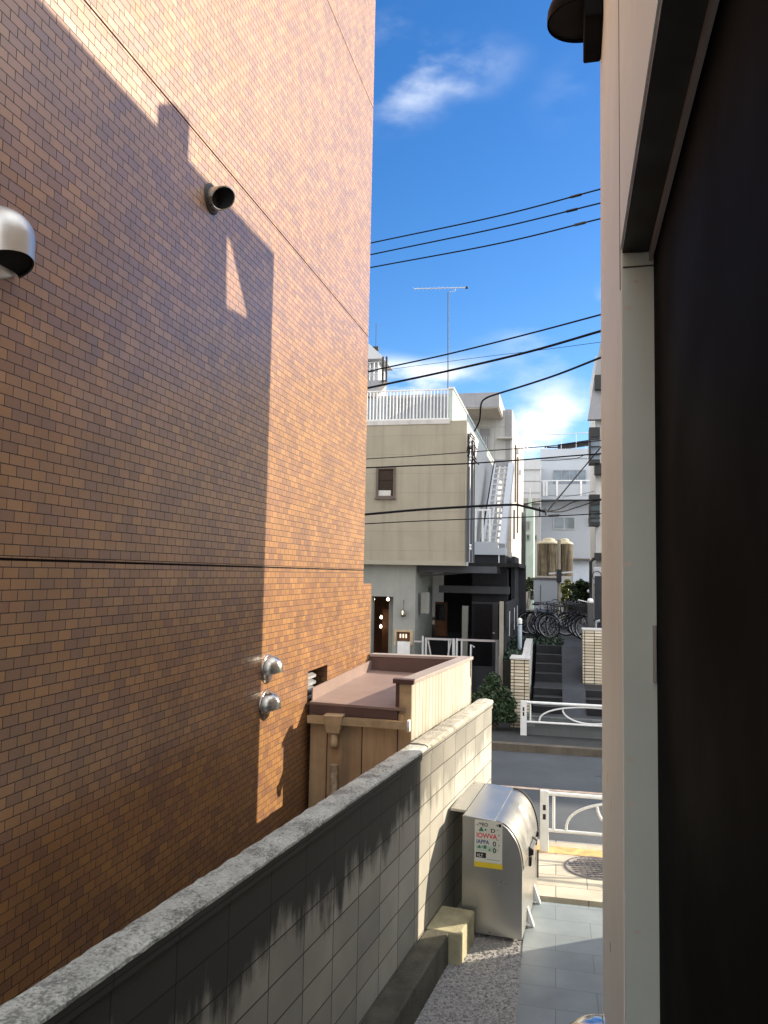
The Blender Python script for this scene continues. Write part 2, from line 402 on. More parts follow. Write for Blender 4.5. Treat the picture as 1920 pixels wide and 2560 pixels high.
# manhole cover on the pavement
mc = on_z(1490, 2171, 0)
t = thing('manhole_cover', 'round cast iron manhole cover in the pale pavement slabs', 'manhole cover', (mc.x, mc.y, 0))
MB().lathe([(.001, .002), (.30, .004), (.305, .012), (.33, .012), (.335, .001)], mc, n=40).build('rim', iron_m, t)
c = MB()
for i in range(9):
    for j in range(9):
        x, y = (i - 4) * .058, (j - 4) * .058
        if x * x + y * y < .27 ** 2: c.add([mc + Vector((x + dx, y + dy, z)) for z in (.004, .012) for dx, dy in ((-.02, -.011), (.02, -.011), (.02, .011), (-.02, .011))], [(4, 5, 6, 7), (0, 1, 5, 4), (1, 2, 6, 5), (2, 3, 7, 6), (3, 0, 4, 7)])
c.build('raised_pattern', iron_m, t)

# ------------------------------------------------------------------ tiled building (left)
bt = 8.66 / math.cos(R(TI)); 
pe = on_tile(918, 1000); BE = pe.dot(N2)                       # far corner of the tall wall, along N2
pl = on_tile(927, 1540); BL = pl.dot(N2)                       # low wall's end
zl = on_tile(928, 1459).z
bld = thing('tiled_building', 'tall building faced with glazed brown and tan tiles, partly sunlit, left of the passage', 'building', (*fr(-4, 4, 0, TI).xy, 0))
J = [3.128, 5.79, 8.52]
zs = [-.2] + J + [14.0]
w = MB()
lv0, lv1 = on_tile(770, 1700).dot(N2), on_tile(818, 1700).dot(N2)
lz0, lz1 = 1.93, on_tile(795, 1670).z
for i in range(4):
    z0, z1 = zs[i] + (.006 if i else 0), zs[i + 1] - .006
    if i == 0:                                                  # opening for the louvre
        w.box(-8, -2.25, -6, lv0, z0, z1, TI); w.box(-8, -2.25, lv1, BE, z0, z1, TI)
        w.box(-8, -2.25, lv0, lv1, z0, lz0, TI); w.box(-8, -2.25, lv0, lv1, lz1, z1, TI)
    else: w.box(-8, -2.25, -6, BE, z0, z1, TI)
w.build('wall', tile_m, bld)
MB().box(-7.98, -2.262, -5.98, BE - .012, 3.05, 13.9, TI).build('joint_filler', blackm, bld)
MB().box(-7.9, -2.25, BE, BL, -.2, zl, TI).build('low_wall', tile_m, bld)
lw = MB().box(-2.42, -2.40, lv0, lv1, lz0, lz1, TI).build('louvre', blackm, bld)
ls = MB()
for k in range(4):
    z = lz0 + .045 + k * .06
    ls.add([fr(-2.295, lv0 + .01, z, TI), fr(-2.295, lv0 + .36, z, TI), fr(-2.335, lv0 + .36, z + .018, TI), fr(-2.335, lv0 + .01, z + .018, TI),
            fr(-2.295, lv0 + .01, z - .022, TI), fr(-2.295, lv0 + .36, z - .022, TI), fr(-2.335, lv0 + .36, z - .004, TI), fr(-2.335, lv0 + .01, z - .004, TI)],
           [(0, 1, 2, 3), (7, 6, 5, 4), (0, 4, 5, 1), (1, 5, 6, 2), (2, 6, 7, 3), (3, 7, 4, 0)])
ls.build('slat', galv, lw)

# ------------------------------------------------------------------ vent hoods
def hood(label, c, out, along, Rr, h, drop, m=steel, plate=True, flat=.5, inside=blackm):
    """half-round hood: a dome on a short half cylinder standing off the wall, open underneath"""
    out, along, c = Vector(out), Vector(along), Vector(c)
    t = thing('vent_hood', label, 'vent hood', c, None)
    def pt(th, ph, k=1.0):
        return c + along * (Rr * k * math.cos(th) * math.cos(ph)) + out * (Rr * k * 1.12 * math.sin(th) * math.cos(ph) + .012) + Vector((0, 0, Rr * k * .95 * math.sin(ph)))
    b = MB(); n, mph = 20, 8
    rows = []
    for dz in (-drop, -drop * .5, 0):
        rows.append([pt(math.pi * i / n, 0) + Vector((0, 0, dz - (abs(dz) * flat * (1 - math.sin(math.pi * i / n)) if dz == -drop else 0))) for i in range(n + 1)])
    for j in range(1, mph + 1):
        rows.append([pt(math.pi * i / n, math.pi / 2 * j / mph) for i in range(n + 1)])
    inner = [[c + (p - c) * .955 + Vector((0, 0, -.0)) for p in r] for r in rows]
    vs = [p for r in rows for p in r]; W = n + 1
    fs = [(j * W + i, j * W + i + 1, (j + 1) * W + i + 1, (j + 1) * W + i) for j in range(len(rows) - 1) for i in range(n)]
    b.add(vs, fs, True); b.build('hood', m, t)
    d = MB(); vs = [p for r in inner for p in r]
    d.add(vs, fs, True)
    d.add([c + (p - c) * .96 + Vector((0, 0, .012)) for p in rows[0]], [list(range(W))])
    d.build('opening', inside, t)  # black inner shell and sheet stand in for the shade inside
    if plate:
        q = MB().lathe([(.001, .014), (Rr * 1.02, .014), (Rr * 1.12, .008), (Rr * 1.12, .0)], c + Vector((0, 0, -drop * .3)), out, 28)
        q.build('flange', m, t)
    return t
p = on_tile(-10, 610)
hood('large polished steel vent hood at the left edge of the tiled wall', fr(-2.25, p.dot(N2), 4.42, TI), N1, N2, .125, .14, .085, satin)
p1 = on_tile(668, 1672); p2 = on_tile(662, 1763)
hood('upper of two dull steel dome vents stacked low on the tiled wall', fr(-2.25, p1.dot(N2), p1.z + .01, TI), N1, N2, .10, .1, .03, steel_dull)
hood('lower of two dull steel dome vents stacked low on the tiled wall', fr(-2.25, p2.dot(N2), p2.z + .01, TI), N1, N2, .10, .1, .03, steel_dull)
# round pipe hood cut obliquely
p = on_tile(528, 498); c = fr(-2.25, p.dot(N2), p.z, TI)
t = thing('vent_hood', 'short round pipe vent with a black mouth, high on the shaded tiled wall', 'vent hood', c)
b = MB(); n = 28; ro, ri = .073, .065
def pip(th, r, cut):
    d = N2 * math.cos(th) * r + Vector((0, 0, math.sin(th) * r))
    lean = .085 + .035 * math.sin(th) + .04 * math.cos(th)
    return c + d + N1 * (lean if cut else 0.0)
vs = [pip(2 * math.pi * k / n, r, cu) for r, cu in ((ro, 0), (ro, 1), (ri, 1), (ri, 0)) for k in range(n)]
b.add(vs, [(j * n + k, j * n + (k + 1) % n, (j + 1) * n + (k + 1) % n, (j + 1) * n + k) for j in range(3) for k in range(n)], False)
b.build('pipe', steel_dull, t)
n2_ = n; vs = [pip(2 * math.pi * k / n, .0645, 1) - N1 * .004 for k in range(n)] + [pip(2 * math.pi * k / n, .0645, 0) + N1 * .01 for k in range(n)]
MB().add(vs, [(k, (k + 1) % n, n + (k + 1) % n, n + k) for k in range(n)]).build('dark_lining', blackm, t)  # black lining stands in for the shade inside the pipe
MB().add([c + N1 * .02 + N2 * math.cos(2 * math.pi * k / n) * ri + Vector((0, 0, math.sin(2 * math.pi * k / n) * ri)) for k in range(n)], [list(range(n))]).build('mouth', blackm, t)
MB().lathe([(ro, .012), (ro + .022, .010), (ro + .024, 0)], c, N1, n).build('flange', rubber, t)

# ------------------------------------------------------------------ block wall
bw = thing('block_wall', 'weathered concrete block wall with rough coping, its street end sunlit', 'wall', (*fr(-1.93, 5, 0, BK).xy, 0))
bend = hit(1229, 1850, B1, -1.87).dot(B2); bmid = hit(1068, 1900, B1, -1.87).dot(B2)
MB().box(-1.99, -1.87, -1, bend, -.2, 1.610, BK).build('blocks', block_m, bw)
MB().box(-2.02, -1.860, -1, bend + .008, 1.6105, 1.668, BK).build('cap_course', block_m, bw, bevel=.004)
def roughcoping(b0, b1, a0, a1, z0, z1, seed):
    r = random.Random(seed); c = MB(); n = int((b1 - b0) / .045) ; rows = []
    for i in range(n + 1):
        b = b0 + (b1 - b0) * i / n; j = lambda s=.005: r.uniform(-s, s) * .7
        rows.append([fr(a0 + j(), b, z0, BK), fr(a0 + j(.006), b, z1 - .008 + j(.005), BK), fr(a0 + .02 + j(), b, z1 + j(.005), BK), fr((a0 + a1) / 2 + j(.02), b, z1 + .006 + j(.006), BK),
                     fr(a1 - .018 + j(), b, z1 + j(.005), BK), fr(a1 + j(.006), b, z1 - .012 + j(.005), BK), fr(a1 + j(.003), b, z0, BK)])
    vs = [p for q in rows for p in q]; W = 7
    fs = [(i * W + k, i * W + k + 1, (i + 1) * W + k + 1, (i + 1) * W + k) for i in range(n) for k in range(W - 1)] + [(i * W + 6, i * W, (i + 1) * W, (i + 1) * W + 6) for i in range(n)]
    c.add(vs, fs); c.add(rows[0], [list(range(W))]); c.add(rows[-1], [list(range(W))]); return c
roughcoping(-1, bmid - .03, -2.03, -1.858, 1.6685, 1.695, 1).build('coping', coping_m, bw)
roughcoping(bmid - .02, bend + .015, -2.03, -1.858, 1.6685, 1.703, 2).build('coping', copinglit_m, bw, label='pale sunlit stretch of coping at the street end')
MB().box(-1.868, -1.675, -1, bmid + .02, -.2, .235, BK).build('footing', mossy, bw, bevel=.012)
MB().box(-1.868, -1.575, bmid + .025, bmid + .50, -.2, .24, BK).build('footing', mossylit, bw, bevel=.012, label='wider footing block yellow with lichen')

# ------------------------------------------------------------------ shed with the brown roof
pA = hit(1030, 1703, B1, -2.08); pB = hit(1180, 1640, B1, -2.08)
zc = (pA.z + pB.z) / 2                                           # parapet top
tA = on_tile(770, 1753); tB = fr(-2.25, BL + .03, 0, TI)
zr = 1.98
A_, B_ = Vector((pA.x, pA.y, 0)), Vector((pB.x, pB.y, 0))
TA, TB = Vector((tA.x, tA.y, 0)) + N1 * .03, Vector((tB.x, tB.y, 0)) + N1 * .03
Z = lambda p, z: Vector((p.x, p.y, z))
sh = thing('shed', 'low shed with a flat brown roof built against the tiled wall', 'shed', (*((A_ + TB) / 2).xy, 0))
dn = (A_ - TA).normalized(); bk = (B_ - A_).normalized(); fn = Vector((dn.y, -dn.x, 0))
if fn.y > 0: fn = -fn
MB().prism([Z(TA, -.1), Z(A_, -.1), Z(A_, zr - .09), Z(TA, zr - .09)], -fn * .06).build('front_wall', brownp_m, sh)
MB().prism([Z(A_, -.1), Z(B_, -.1), Z(B_, zc - .035), Z(A_, zc - .035)], Vector((-bk.y, bk.x, 0)) * .05).build('side_wall', board_m, sh)
MB().prism([Z(B_, -.1), Z(TB, -.1), Z(TB, zc - .035), Z(B_, zc - .035)], -bk * .05).build('back_wall', brown_in, sh)
inn = Vector((-bk.y, bk.x, 0))
rf = MB().prism([Z(TA + fn * .05, zr - .03), Z(A_ + fn * .05 + inn * .053, zr - .055), Z(B_ - bk * .055 + inn * .053, zr - .03), Z(TB - bk * .055, zr)], (0, 0, .02)).build('roof', brown_roof, sh)
# flashing that turns up against the tiled wall
MB().prism([Z(TA, zr - .01), Z(TB, zr + .02), Z(TB, zr + .13), Z(TA, zr + .10)], N1 * .012).build('flashing', brown_roof, rf)
# parapets: inner faces and cap
MB().prism([Z(A_ + inn * .05 + bk * .03, zr - .06), Z(B_ + inn * .05, zr - .06), Z(B_ + inn * .05, zc - .036), Z(A_ + inn * .05 + bk * .03, zc - .036)], inn * .07).build('parapet', brown_in, sh)
MB().prism([Z(B_ - bk * .055, zr - .02), Z(TB - bk * .055, zr), Z(TB - bk * .055, zc - .036), Z(B_ - bk * .055, zc - .036)], -bk * .05).build('parapet', brown_in, sh)
cap = MB()
cap.prism([Z(A_ - inn * .012 - bk * .01, zc - .034), Z(B_ - inn * .012 + bk * .02, zc - .034), Z(B_ + inn * .13 + bk * .02, zc - .034), Z(A_ + inn * .13 - bk * .01, zc - .034)], (0, 0, .034))
cap.prism([Z(B_ + inn * .131 + bk * .02, zc - .034), Z(TB + bk * .02, zc - .034), Z(TB - bk * .12, zc - .034), Z(B_ - bk * .12 + inn * .131, zc - .034)], (0, 0, .031))
cap.build('cap', mat('pinkish_cap_sheet', (.33, .285, .26), .45, var=.08), sh, bevel=.004)
MB().prism([Z(A_ + inn * .002 + fn * .012, zr - .16), Z(A_ + inn * .11 + fn * .012, zr - .16), Z(A_ + inn * .11 + fn * .012, zc - .036), Z(A_ + inn * .002 + fn * .012, zc - .036)], -fn * .05).build('corner_post', gutter_m, sh)
MB().prism([Z(A_ + inn * .1115 + fn * .01, zr - .10), Z(A_ + inn * .145 + fn * .01, zr - .10), Z(A_ + inn * .145 + fn * .01, zc - .037), Z(A_ + inn * .1115 + fn * .01, zc - .037)], -fn * .05).build('post_trim', brown_trim, sh)
MB().prism([Z(A_ - inn * .02 + fn * .03, zc - .032), Z(A_ + inn * .17 + fn * .03, zc - .032), Z(A_ + inn * .17 - fn * .06, zc - .032), Z(A_ - inn * .02 - fn * .06, zc - .032)], (0, 0, .038)).build('post_cap', brown_trim, sh)
MB().prism([Z(TA + fn * .052, zr - .115), Z(A_ + inn * .12 + fn * .052, zr - .135), Z(A_ + inn * .12 + fn * .052, zr - .055), Z(TA + fn * .052, zr - .031)], fn * -.02).build('fascia', brown_trim, sh)
# gutter (open half pipe), outlet hopper, broken downpipe
gu = MB(); gp0, gp1 = Z(TA, zr - .15) + fn * .055, Z(A_, zr - .165) + fn * .055 + inn * .02
prof = [(0, .03), (0, -.03), (.07, -.03), (.075, .035), (.069, .035), (.065, -.024), (.006, -.024), (.006, .03)]
gu.prism([gp0 + fn * a + Vector((0, 0, z)) for a, z in prof], gp1 - gp0); gu.build('gutter', gutter_m, sh)
MB().prism([gp1 + fn * a + Vector((0, 0, z)) for a, z in ((-.004, .045), (-.004, -.05), (.05, -.05), (.082, .0), (.082, .045))], dn * .02).build('gutter_end', white_m, sh)
hp = gp0 + dn * .235 + fn * .04
h4 = lambda z, a, bb: [hp + dn * x * a + fn * y * bb + Vector((0, 0, z)) for x, y in ((-1, -1), (1, -1), (1, 1), (-1, 1))]
hm = MB(); r0, r1 = h4(-.105, .055, .05), h4(.05, .085, .075)
hm.add(r0 + r1, [(3, 2, 1, 0), (0, 1, 5, 4), (1, 2, 6, 5), (2, 3, 7, 6), (3, 0, 4, 7), (4, 5, 6, 7)])
ho = hm.build('hopper', gutter_m, sh, bevel=.006)
MB().lathe([(.001, -.235), (.028, -.235), (.038, -.21), (.038, -.17), (.034, -.165), (.034, -.105), (.001, -.105)], hp, n=16).build('spout', gutter_m, ho)
dp = hp - fn * .02 + dn * .0
pipe = MB(); rr = random.Random(5)
pts = [Z(dp, 1.45), Z(dp + dn * .004, 1.2), Z(dp + dn * .015, 1.12), Z(dp + dn * .012, .6), Z(dp + dn * .02, -.05)]
pipe.tube(pts, [.036, .034, .022, .02, .02], 10); pipe.build('downpipe', weather_m, sh)
MB().prism([Z(dp - dn * .14, .0), Z(dp - dn * .05, .0), Z(dp - dn * .05, 1.2), Z(dp - dn * .12, .95)], fn * .012).build('loose_panel', brown_trim, sh)
# scuffs on the panels
sm = MB(); rr = random.Random(11)
for k in range(9):
    q = Z(A_, 0) - dn * rr.uniform(.22, .38) + fn * .0032 + Vector((0, 0, rr.uniform(1.12, 1.32)))
    w_, h_ = rr.uniform(.006, .018), rr.uniform(.03, .08)
    sm.add([q, q + dn * w_ + Vector((0, 0, rr.uniform(-.01, .02))), q + dn * w_ * .6 + Vector((0, 0, h_)), q + Vector((0, 0, h_ * .8)) - dn * .01], [(0, 1, 2, 3)])
sm.build('scuff', mat('scuff_tan', (.36, .26, .15), .8, var=.2), sh)

# ------------------------------------------------------------------ waste bin
BA = 17.5
BF, BD = ax(BA)                                                  # BF: away from wall, BD: along it
foot = on_z(1305, 2352, 0.03); fa, fb = foot.dot(BF), foot.dot(BD)
DEP, LEN = .52, 1.12
bin_ = thing('waste_bin', 'stainless steel waste collection bin with a curved lid against the block wall', 'waste bin', (*fr(fa - DEP / 2, fb + LEN / 2, 0, BA).xy, 0))
prof = [(-DEP, .035), (0, .035), (0, .60)]
cc = (-.235, .60); rx, rz = .235, .375
arc = [(cc[0] + rx * math.cos(R(t)), cc[1] + rz * math.sin(R(t))) for t in range(0, 91, 6)]
top = [(-.235, .975), (-.27, .992), (-DEP, 1.005)]
full = prof[:2] + arc + top[1:]
bodyp = [(-DEP, .035), (0, .035), (0, .585), (-.235, .585), (-.235, .96), (-.27, .985), (-DEP, 1.0)]
P3 = lambda a, z, b: fr(fa + a, b, z, BA)
body = MB().prism([P3(a, z, fb + .0) for a, z in full], BD * .025)            # near end panel
body.prism([P3(a, z, fb + LEN - .025) for a, z in full], BD * .025)
body.prism([P3(-.012, .035, fb + .0255), P3(-.001, .035, fb + .0255), P3(-.001, .575, fb + .0255), P3(-.012, .575, fb + .0255)], BD * (LEN - .051))
body.prism([P3(-DEP, .05, fb + .0255), P3(-DEP + .01, .05, fb + .0255), P3(-DEP + .01, .999, fb + .0255), P3(-DEP, .999, fb + .0255)], BD * (LEN - .051))
body.build('body', steel, bin_, bevel=.003)
MB().prism([P3(-DEP - .0005, .985, fb + .15), P3(-DEP - .14, .99, fb + .15), P3(-DEP - .14, 1.012, fb + .15), P3(-DEP - .0005, 1.006, fb + .15)], BD * (LEN - .15)).build('back_plate', steel, bin_)
MB().prism([P3(-DEP + .0105, .985, fb + .002), P3(-.237, .972, fb + .002), P3(-.237, .990, fb + .002), P3(-DEP + .0105, 1.010, fb + .002)], BD * (LEN - .004)).build('top_panel', steel, bin_, bevel=.003)
lid = MB(); ro = [(cc[0] + (rx + .008) * math.cos(R(t)), cc[1] + (rz + .008) * math.sin(R(t))) for t in range(2, 91, 4)]
ri_ = [(cc[0] + (rx - .004) * math.cos(R(t)), cc[1] + (rz - .004) * math.sin(R(t))) for t in range(90, 1, -4)]
n = len(ro); vs = [P3(a, z, b) for b in (fb + .03, fb + LEN - .045) for a, z in ro]
lid.add(vs, [(i, i + 1, n + i + 1, n + i) for i in range(n - 1)], True)
vs = [P3(a, z, b) for b in (fb + .03, fb + LEN - .045) for a, z in ri_]
lid.add(vs, [(i, i + 1, n + i + 1, n + i) for i in range(n - 1)], True)
lo = lid.build('lid', steel, bin_)
rim = MB()
for i in range(n - 1):
    a, b = ro[i], ro[i + 1]
    rim.prism([P3(a[0], a[1] + .002, fb + LEN - .045), P3(b[0], b[1] + .002, fb + LEN - .045), P3(b[0] + .006, b[1] + .014, fb + LEN - .045), P3(a[0] + .012, a[1] + .008, fb + LEN - .045)], BD * .022)
rim.build('seal', rubber, lo)
gl = MB()
for t0 in range(38, 62, 4):
    q = [(cc[0] + (rx + .0095) * math.cos(R(t)), cc[1] + (rz + .0095) * math.sin(R(t))) for t in (t0, t0 + 4)]
    gl.add([P3(q[0][0], q[0][1], fb + .64), P3(q[1][0], q[1][1], fb + .64), P3(q[1][0], q[1][1], fb + .72), P3(q[0][0], q[0][1], fb + .72)], [(0, 1, 2, 3)])
gl.build('sticker', white_m, lo)
ha = MB().prism([P3(.003, .60, fb + .42), P3(.035, .615, fb + .42), P3(.042, .64, fb + .42), P3(.012, .665, fb + .42)], BD * .26).build('handle', steel_hi, bin_, bevel=.004)
for b in (.40, .685):
    MB().prism([P3(.002, .59, fb + b), P3(.046, .605, fb + b), P3(.048, .648, fb + b), P3(.006, .675, fb + b)], BD * .02).build('bracket', rubber, ha)
MB().prism([P3(.003, .48, fb + .46), P3(.02, .485, fb + .46), P3(.024, .56, fb + .46), P3(.003, .57, fb + .46)], BD * .05).build('latch', rubber, bin_)
MB().prism([P3(.003, .575, fb + LEN - .12), P3(.028, .58, fb + LEN - .12), P3(.028, .62, fb + LEN - .12), P3(.003, .63, fb + LEN - .12)], BD * .06).build('latch', rubber, bin_)
for b in (.34, .86):
    MB().prism([P3(.002, .04, fb + b), P3(.06, .0, fb + b), P3(.06, .014, fb + b), P3(.004, .17, fb + b)], BD * .045).build('foot', white_m, bin_)
MB().tube([P3(.01, .16, fb + LEN - .02), P3(.01, .42, fb + LEN - .02)], .008, 6).build('hinge_rod', rubber, bin_)
# notice on the end panel
def onend(x, y): return hit(x, y, BD, fb - .003)
na = onend(1187, 2052).dot(BF); nb_ = onend(1256, 2060).dot(BF)
nz1 = onend(1220, 2052).z; nz0 = onend(1220, 2170).z; nzy = onend(1220, 2157).z
def rp(a0, a1, z0, z1, d=.003): return MB().prism([fr(a0, fb - d, z0, BA), fr(a1, fb - d, z0, BA), fr(a1, fb - d, z1, BA), fr(a0, fb - d, z1, BA)], BD * .002)
no = rp(na, nb_, nzy, nz1).build('notice', paper, bin_, label='white notice with coloured lettering and a yellow bottom band')
rp(na - .002, nb_ + .003, nz0, nzy - .0005).build('yellow_band', paper_y, no)
NW, NH = nb_ - na, nz1 - nzy
def txt(s, x, z, size, m, squash=1.0, name='lettering'):
    cu = bpy.data.curves.new('t', 'FONT'); cu.body = s; cu.size = size; cu.offset = size * .022; cu.resolution_u = 3
    ob = bpy.data.objects.new('t', cu); COL.objects.link(ob)
    bpy.context.view_layer.update()
    me = bpy.data.meshes.new_from_object(ob.evaluated_get(bpy.context.evaluated_depsgraph_get()))
    bpy.data.objects.remove(ob); bpy.data.curves.remove(cu)
    q = MB(); q.add([fr(na + NW * x + v.co.x * squash, fb - .0045, nzy + NH * z + v.co.y, BA) for v in me.vertices], [list(p.vertices) for p in me.polygons])
    bpy.data.meshes.remove(me)
    q.build(name, m, no)
txt("-:'^EO", .06, .86, NW * .17, ink['black'], 1.0); txt("\u25b2\u25aa", .14, .74, NW * .20, ink['green']); txt("=\u25a0", .78, .88, NW * .14, ink['black'], .9)
txt('D', .58, .73, NW * .19, ink['black'], 1.2)
txt("IOWVA", .06, .58, NW * .24, ink['red'], .92); txt("IAPPA", .06, .44, NW * .20, ink['blue'], .9); txt("0", .66, .41, NW * .24, ink['black'], 1.0)
rp(na + NW * .05, na + NW * .80, nzy + NH * .26, nzy + NH * .40, .0032).build('tint_patch', ink['pale'], no)
txt("-\u25b2=\u25a0", .06, .33, NW * .15, ink['green'], .9); txt("4", .50, .27, NW * .17, ink['green']); txt("0", .66, .25, NW * .24, ink['black'])
rp(na + NW * .05, na + NW * .42, nzy + NH * .10, nzy + NH * .23, .0032).build('black_box', ink['black'], no)
txt("VLT", .09, .12, NW * .15, paper, .85)
rp(na + NW * .45, na + NW * .93, nzy + NH * .075, nzy + NH * .085, .0032).build('rule', ink['green'], no)
for k in range(5): txt("~r"[k % 2], .80 + .06 * (k % 2), .30 + .12 * k, NW * .11, ink['black'])

# ------------------------------------------------------------------ white building the camera stands beside (right)
wa = .153
r = ray(1504, 1443); tt = wa / (N1.x * r.x + N1.y * r.y); bc = (r * tt).dot(N2)
r = ray(1556, 1443); tt = wa / (N1.x * r.x + N1.y * r.y); bj = (r * tt).dot(N2)
r2 = ray(1632, 1300); pz = bj / N2.dot(r2); wi = N1.dot(Vector((r2.x * pz, pz, 0)))
zj = hit(1600, 634, N2, bj).z
wb = thing('white_building', 'off-white panelled building with a dark shuttered opening, right of the passage', 'building', (*fr(.4, 3, 0, TI).xy, 0))
MB().box(wa, .72, bj + .03, bc, -.2, 6.6, TI).build('wall', white_wall, wb, bevel=.006)
MB().box(wa, .72, -2, bj + .028, zj + .03, 6.6, TI).build('upper_wall', white_wall, wb)
fm = MB().box(wa + .003, wi + .03, bj - .004, bj + .0275, -.2, zj + .002, TI).build('door_frame', jamb_m, wb, bevel=.003)
MB().box(wa + .006, wi + .02, bj - .0075, bj - .0045, zj - .045, zj - .041, TI).build('seam', rust_m, fm)
rr = random.Random(4)
for (x, y) in ((1592, 705), (1572, 770), (1577, 1600 + 300), (1580, 2012), (1594, 2330), (1570, 1410)):
    q = hit(x, y, N2, bj - .0055); w_ = rr.uniform(.010, .017)
    n_ = 7; MB().add([q + N1 * (w_ * math.cos(6.28 * k / n_) * rr.uniform(.6, 1)) + Vector((0, 0, w_ * .8 * math.sin(6.28 * k / n_) * rr.uniform(.4, 1))) for k in range(n_)], [list(range(n_))]).build('paint_chip', chip_m, fm)
MB().box(wi - .004, wi + .006, bj - .02, bj - .0045, CZ + .0 - .31, CZ - .14, TI).build('hinge', trim_m, fm, bevel=.002)
MB().box(wa + .004, wi + .012, -2, bj - .0045, zj + .003, zj + .029, TI).build('lintel', dark_soffit, wb)
MB().box(wi - .006, wi + .004, -2, bj - .0045, zj - .028, zj + .0025, TI).build('trim', trim_m, wb)
MB().box(wi + .008, wi + .05, -2, bj - .0046, -.2, zj - .004, TI).build('shutter', dark_panel, wb)
scratch_m = mat('scratch_tan', (.42, .38, .33), .8)
for (x, y, w_, h_) in ((1526, 2368, .006, .022), (1523, 1365, .003, .02), (1513, 1385, .003, .014), (1519, 1940, .003, .03), (1528, 2010, .003, .03), (1516, 2110, .003, .02)):
    q = hit(x, y, N1, wa - .001)
    n_ = 6; MB().add([q + N2 * (w_ * 3 * math.cos(6.28 * k / n_)) + Vector((0, 0, h_ * math.sin(6.28 * k / n_) + .004 * math.cos(9 * k))) for k in range(n_)], [list(range(n_))]).build('scratch', scratch_m if x != 1526 else rust_m, wb)
MB().box(wa - .0015, wa + .004, bj + .034, bj + .037, zj - .1, 6.59, TI).build('panel_joint', rust_m, wb)
# unseen block added to cast the tile shadow, screen slot shaped to pass light
Sdir = Vector((.935, .3545, 0)).normalized(); EL = R(21.9)
Ecor = Vector((1.945, 6.99, 0)) + Sdir * .6
ea_, eb_ = Ecor.dot(N1), Ecor.dot(N2)
run = (ea_ + 2.25) / N1.dot(Sdir); dropz = run * math.tan(EL)
ztop = 3.1 + 2.47 + dropz
MB().box(ea_, 7, .8, eb_, -.2, 5.2, TI).build('unseen_wing', white_wall, wb)
def to_screen(x, y):
    p = on_tile(x, y); q = p + Sdir * run + Vector((0, 0, dropz))
    return q.dot(N2), q.z
hole = [to_screen(*q) for q in ((566, 767), (627, 800), (588, 625), (568, 560))]
outer = [(.8, 5.201), (eb_, 5.201), (eb_, ztop), (.8, ztop)]
sw = MB()
for i in range(4):
    j = (i + 1) % 4
    sw.prism([fr(ea_, b, z, TI) for b, z in (outer[i], outer[j], hole[j], hole[i])], N1 * .06)
sw.build('slotted_light_screen', white_wall, wb)
bb, bz = to_screen(455, 330)
MB().box(ea_ + .005, ea_ + .25, bb - .11, bb + .09, ztop + .0005, bz + .12, TI).build('chimney', concrete, wb)
# vent hoods on the white wall
q = hit(1500, 20, N1, wa); 
pz_ = q.z + .05
blk_hood = mat('black_hood_paint', (.004, .004, .006), .6, spec=.06)
tH = hood('dark vent hood high on the white wall, seen from below against the sky', fr(wa - .074, bc - .27, 5.93, TI), -N1, N2, .165, .1, .03, blk_hood, flat=.0, plate=False)
MB().box(wa - .09, wa - .001, bc - .45, bc - .09, 5.79, 6.25, TI).build('collar', blk_hood, tH, bevel=.01)
q = hit(1507, 2560, N1, wa)
hood('rounded steel vent hood low on the white wall at the bottom edge', fr(wa, bc - .30, .945, TI), -N1, N2, .175, .1, .10, steel_hi)

# ------------------------------------------------------------------ guard rails
def guardrail(label, u0, v, zb, zt, zl, Ln, k, lowend=None):
    t = thing('guard_rail', label, 'guard rail', (*fr(u0, v, 0).xy, zb), 'white guard rails along the road')
    for uu in (u0, u0 + Ln):
        po = MB().box(uu - .06 * k, uu + .06 * k, v - .03, v + .03, zb - .05, zt + .03).build('post', white_m, t, bevel=.006)
        for z in (zl + (zt - zl) * .30, zl + (zt - zl) * .55): MB().box(uu - .016, uu + .016, v - .0325, v - .0305, z, z + .075 * k).build('slot', rubber, po)
    MB().tube([fr(u0 + .061 * k, v, zt), fr(u0 + Ln - .061 * k, v, zt)], .024 * k + .004, 10).build('top_rail', white_m, t)
    MB().tube([fr(u0 + .061 * k, v, zl), fr(u0 + Ln - .061 * k, v, zl)], .020 * k + .002, 10).build('bottom_rail', white_m, t)
    for s in (u0 + .13 * k, u0 + Ln - .13 * k):
        MB().tube([fr(s, v, zl + .02), fr(s, v, zt - .02)], .016, 8).build('upright', white_m, t)
    H = zt - zl - .05; m = Ln / 2
    arc = [fr(u0 + m + (m - .30 * k) * math.cos(math.pi * (1 - i / 28)), v, zl + .01 + H * math.sin(math.pi * i / 28) ** .8) for i in range(29)]
    MB().tube(arc, .016, 8).build('arch', white_m, t)
    sm_ = [fr(u0 + m + m * .42 * math.cos(math.pi * (1 - i / 20)), v, zl + .022 + H * .90 * (1 - math.sin(math.pi * i / 20) ** 1.0) * .86) for i in range(21)]
    MB().tube(sm_, .016, 8).build('arch', white_m, t)
    return t
vn = 9.30
guardrail('near white guard rail beside the waste bin, sunlit at the pavement edge', U(1361, 2000, vn), vn, 0, Zv(1368, 1983, vn), Zv(1380, 2076, vn), 2.0, .8)
vf = 15.67
guardrail('white guard rail across the road in front of the dark steps', U(1309, 1780, vf), vf, .02, Zv(1325, 1756, vf), Zv(1312, 1804, vf), 2.55, 1.0)

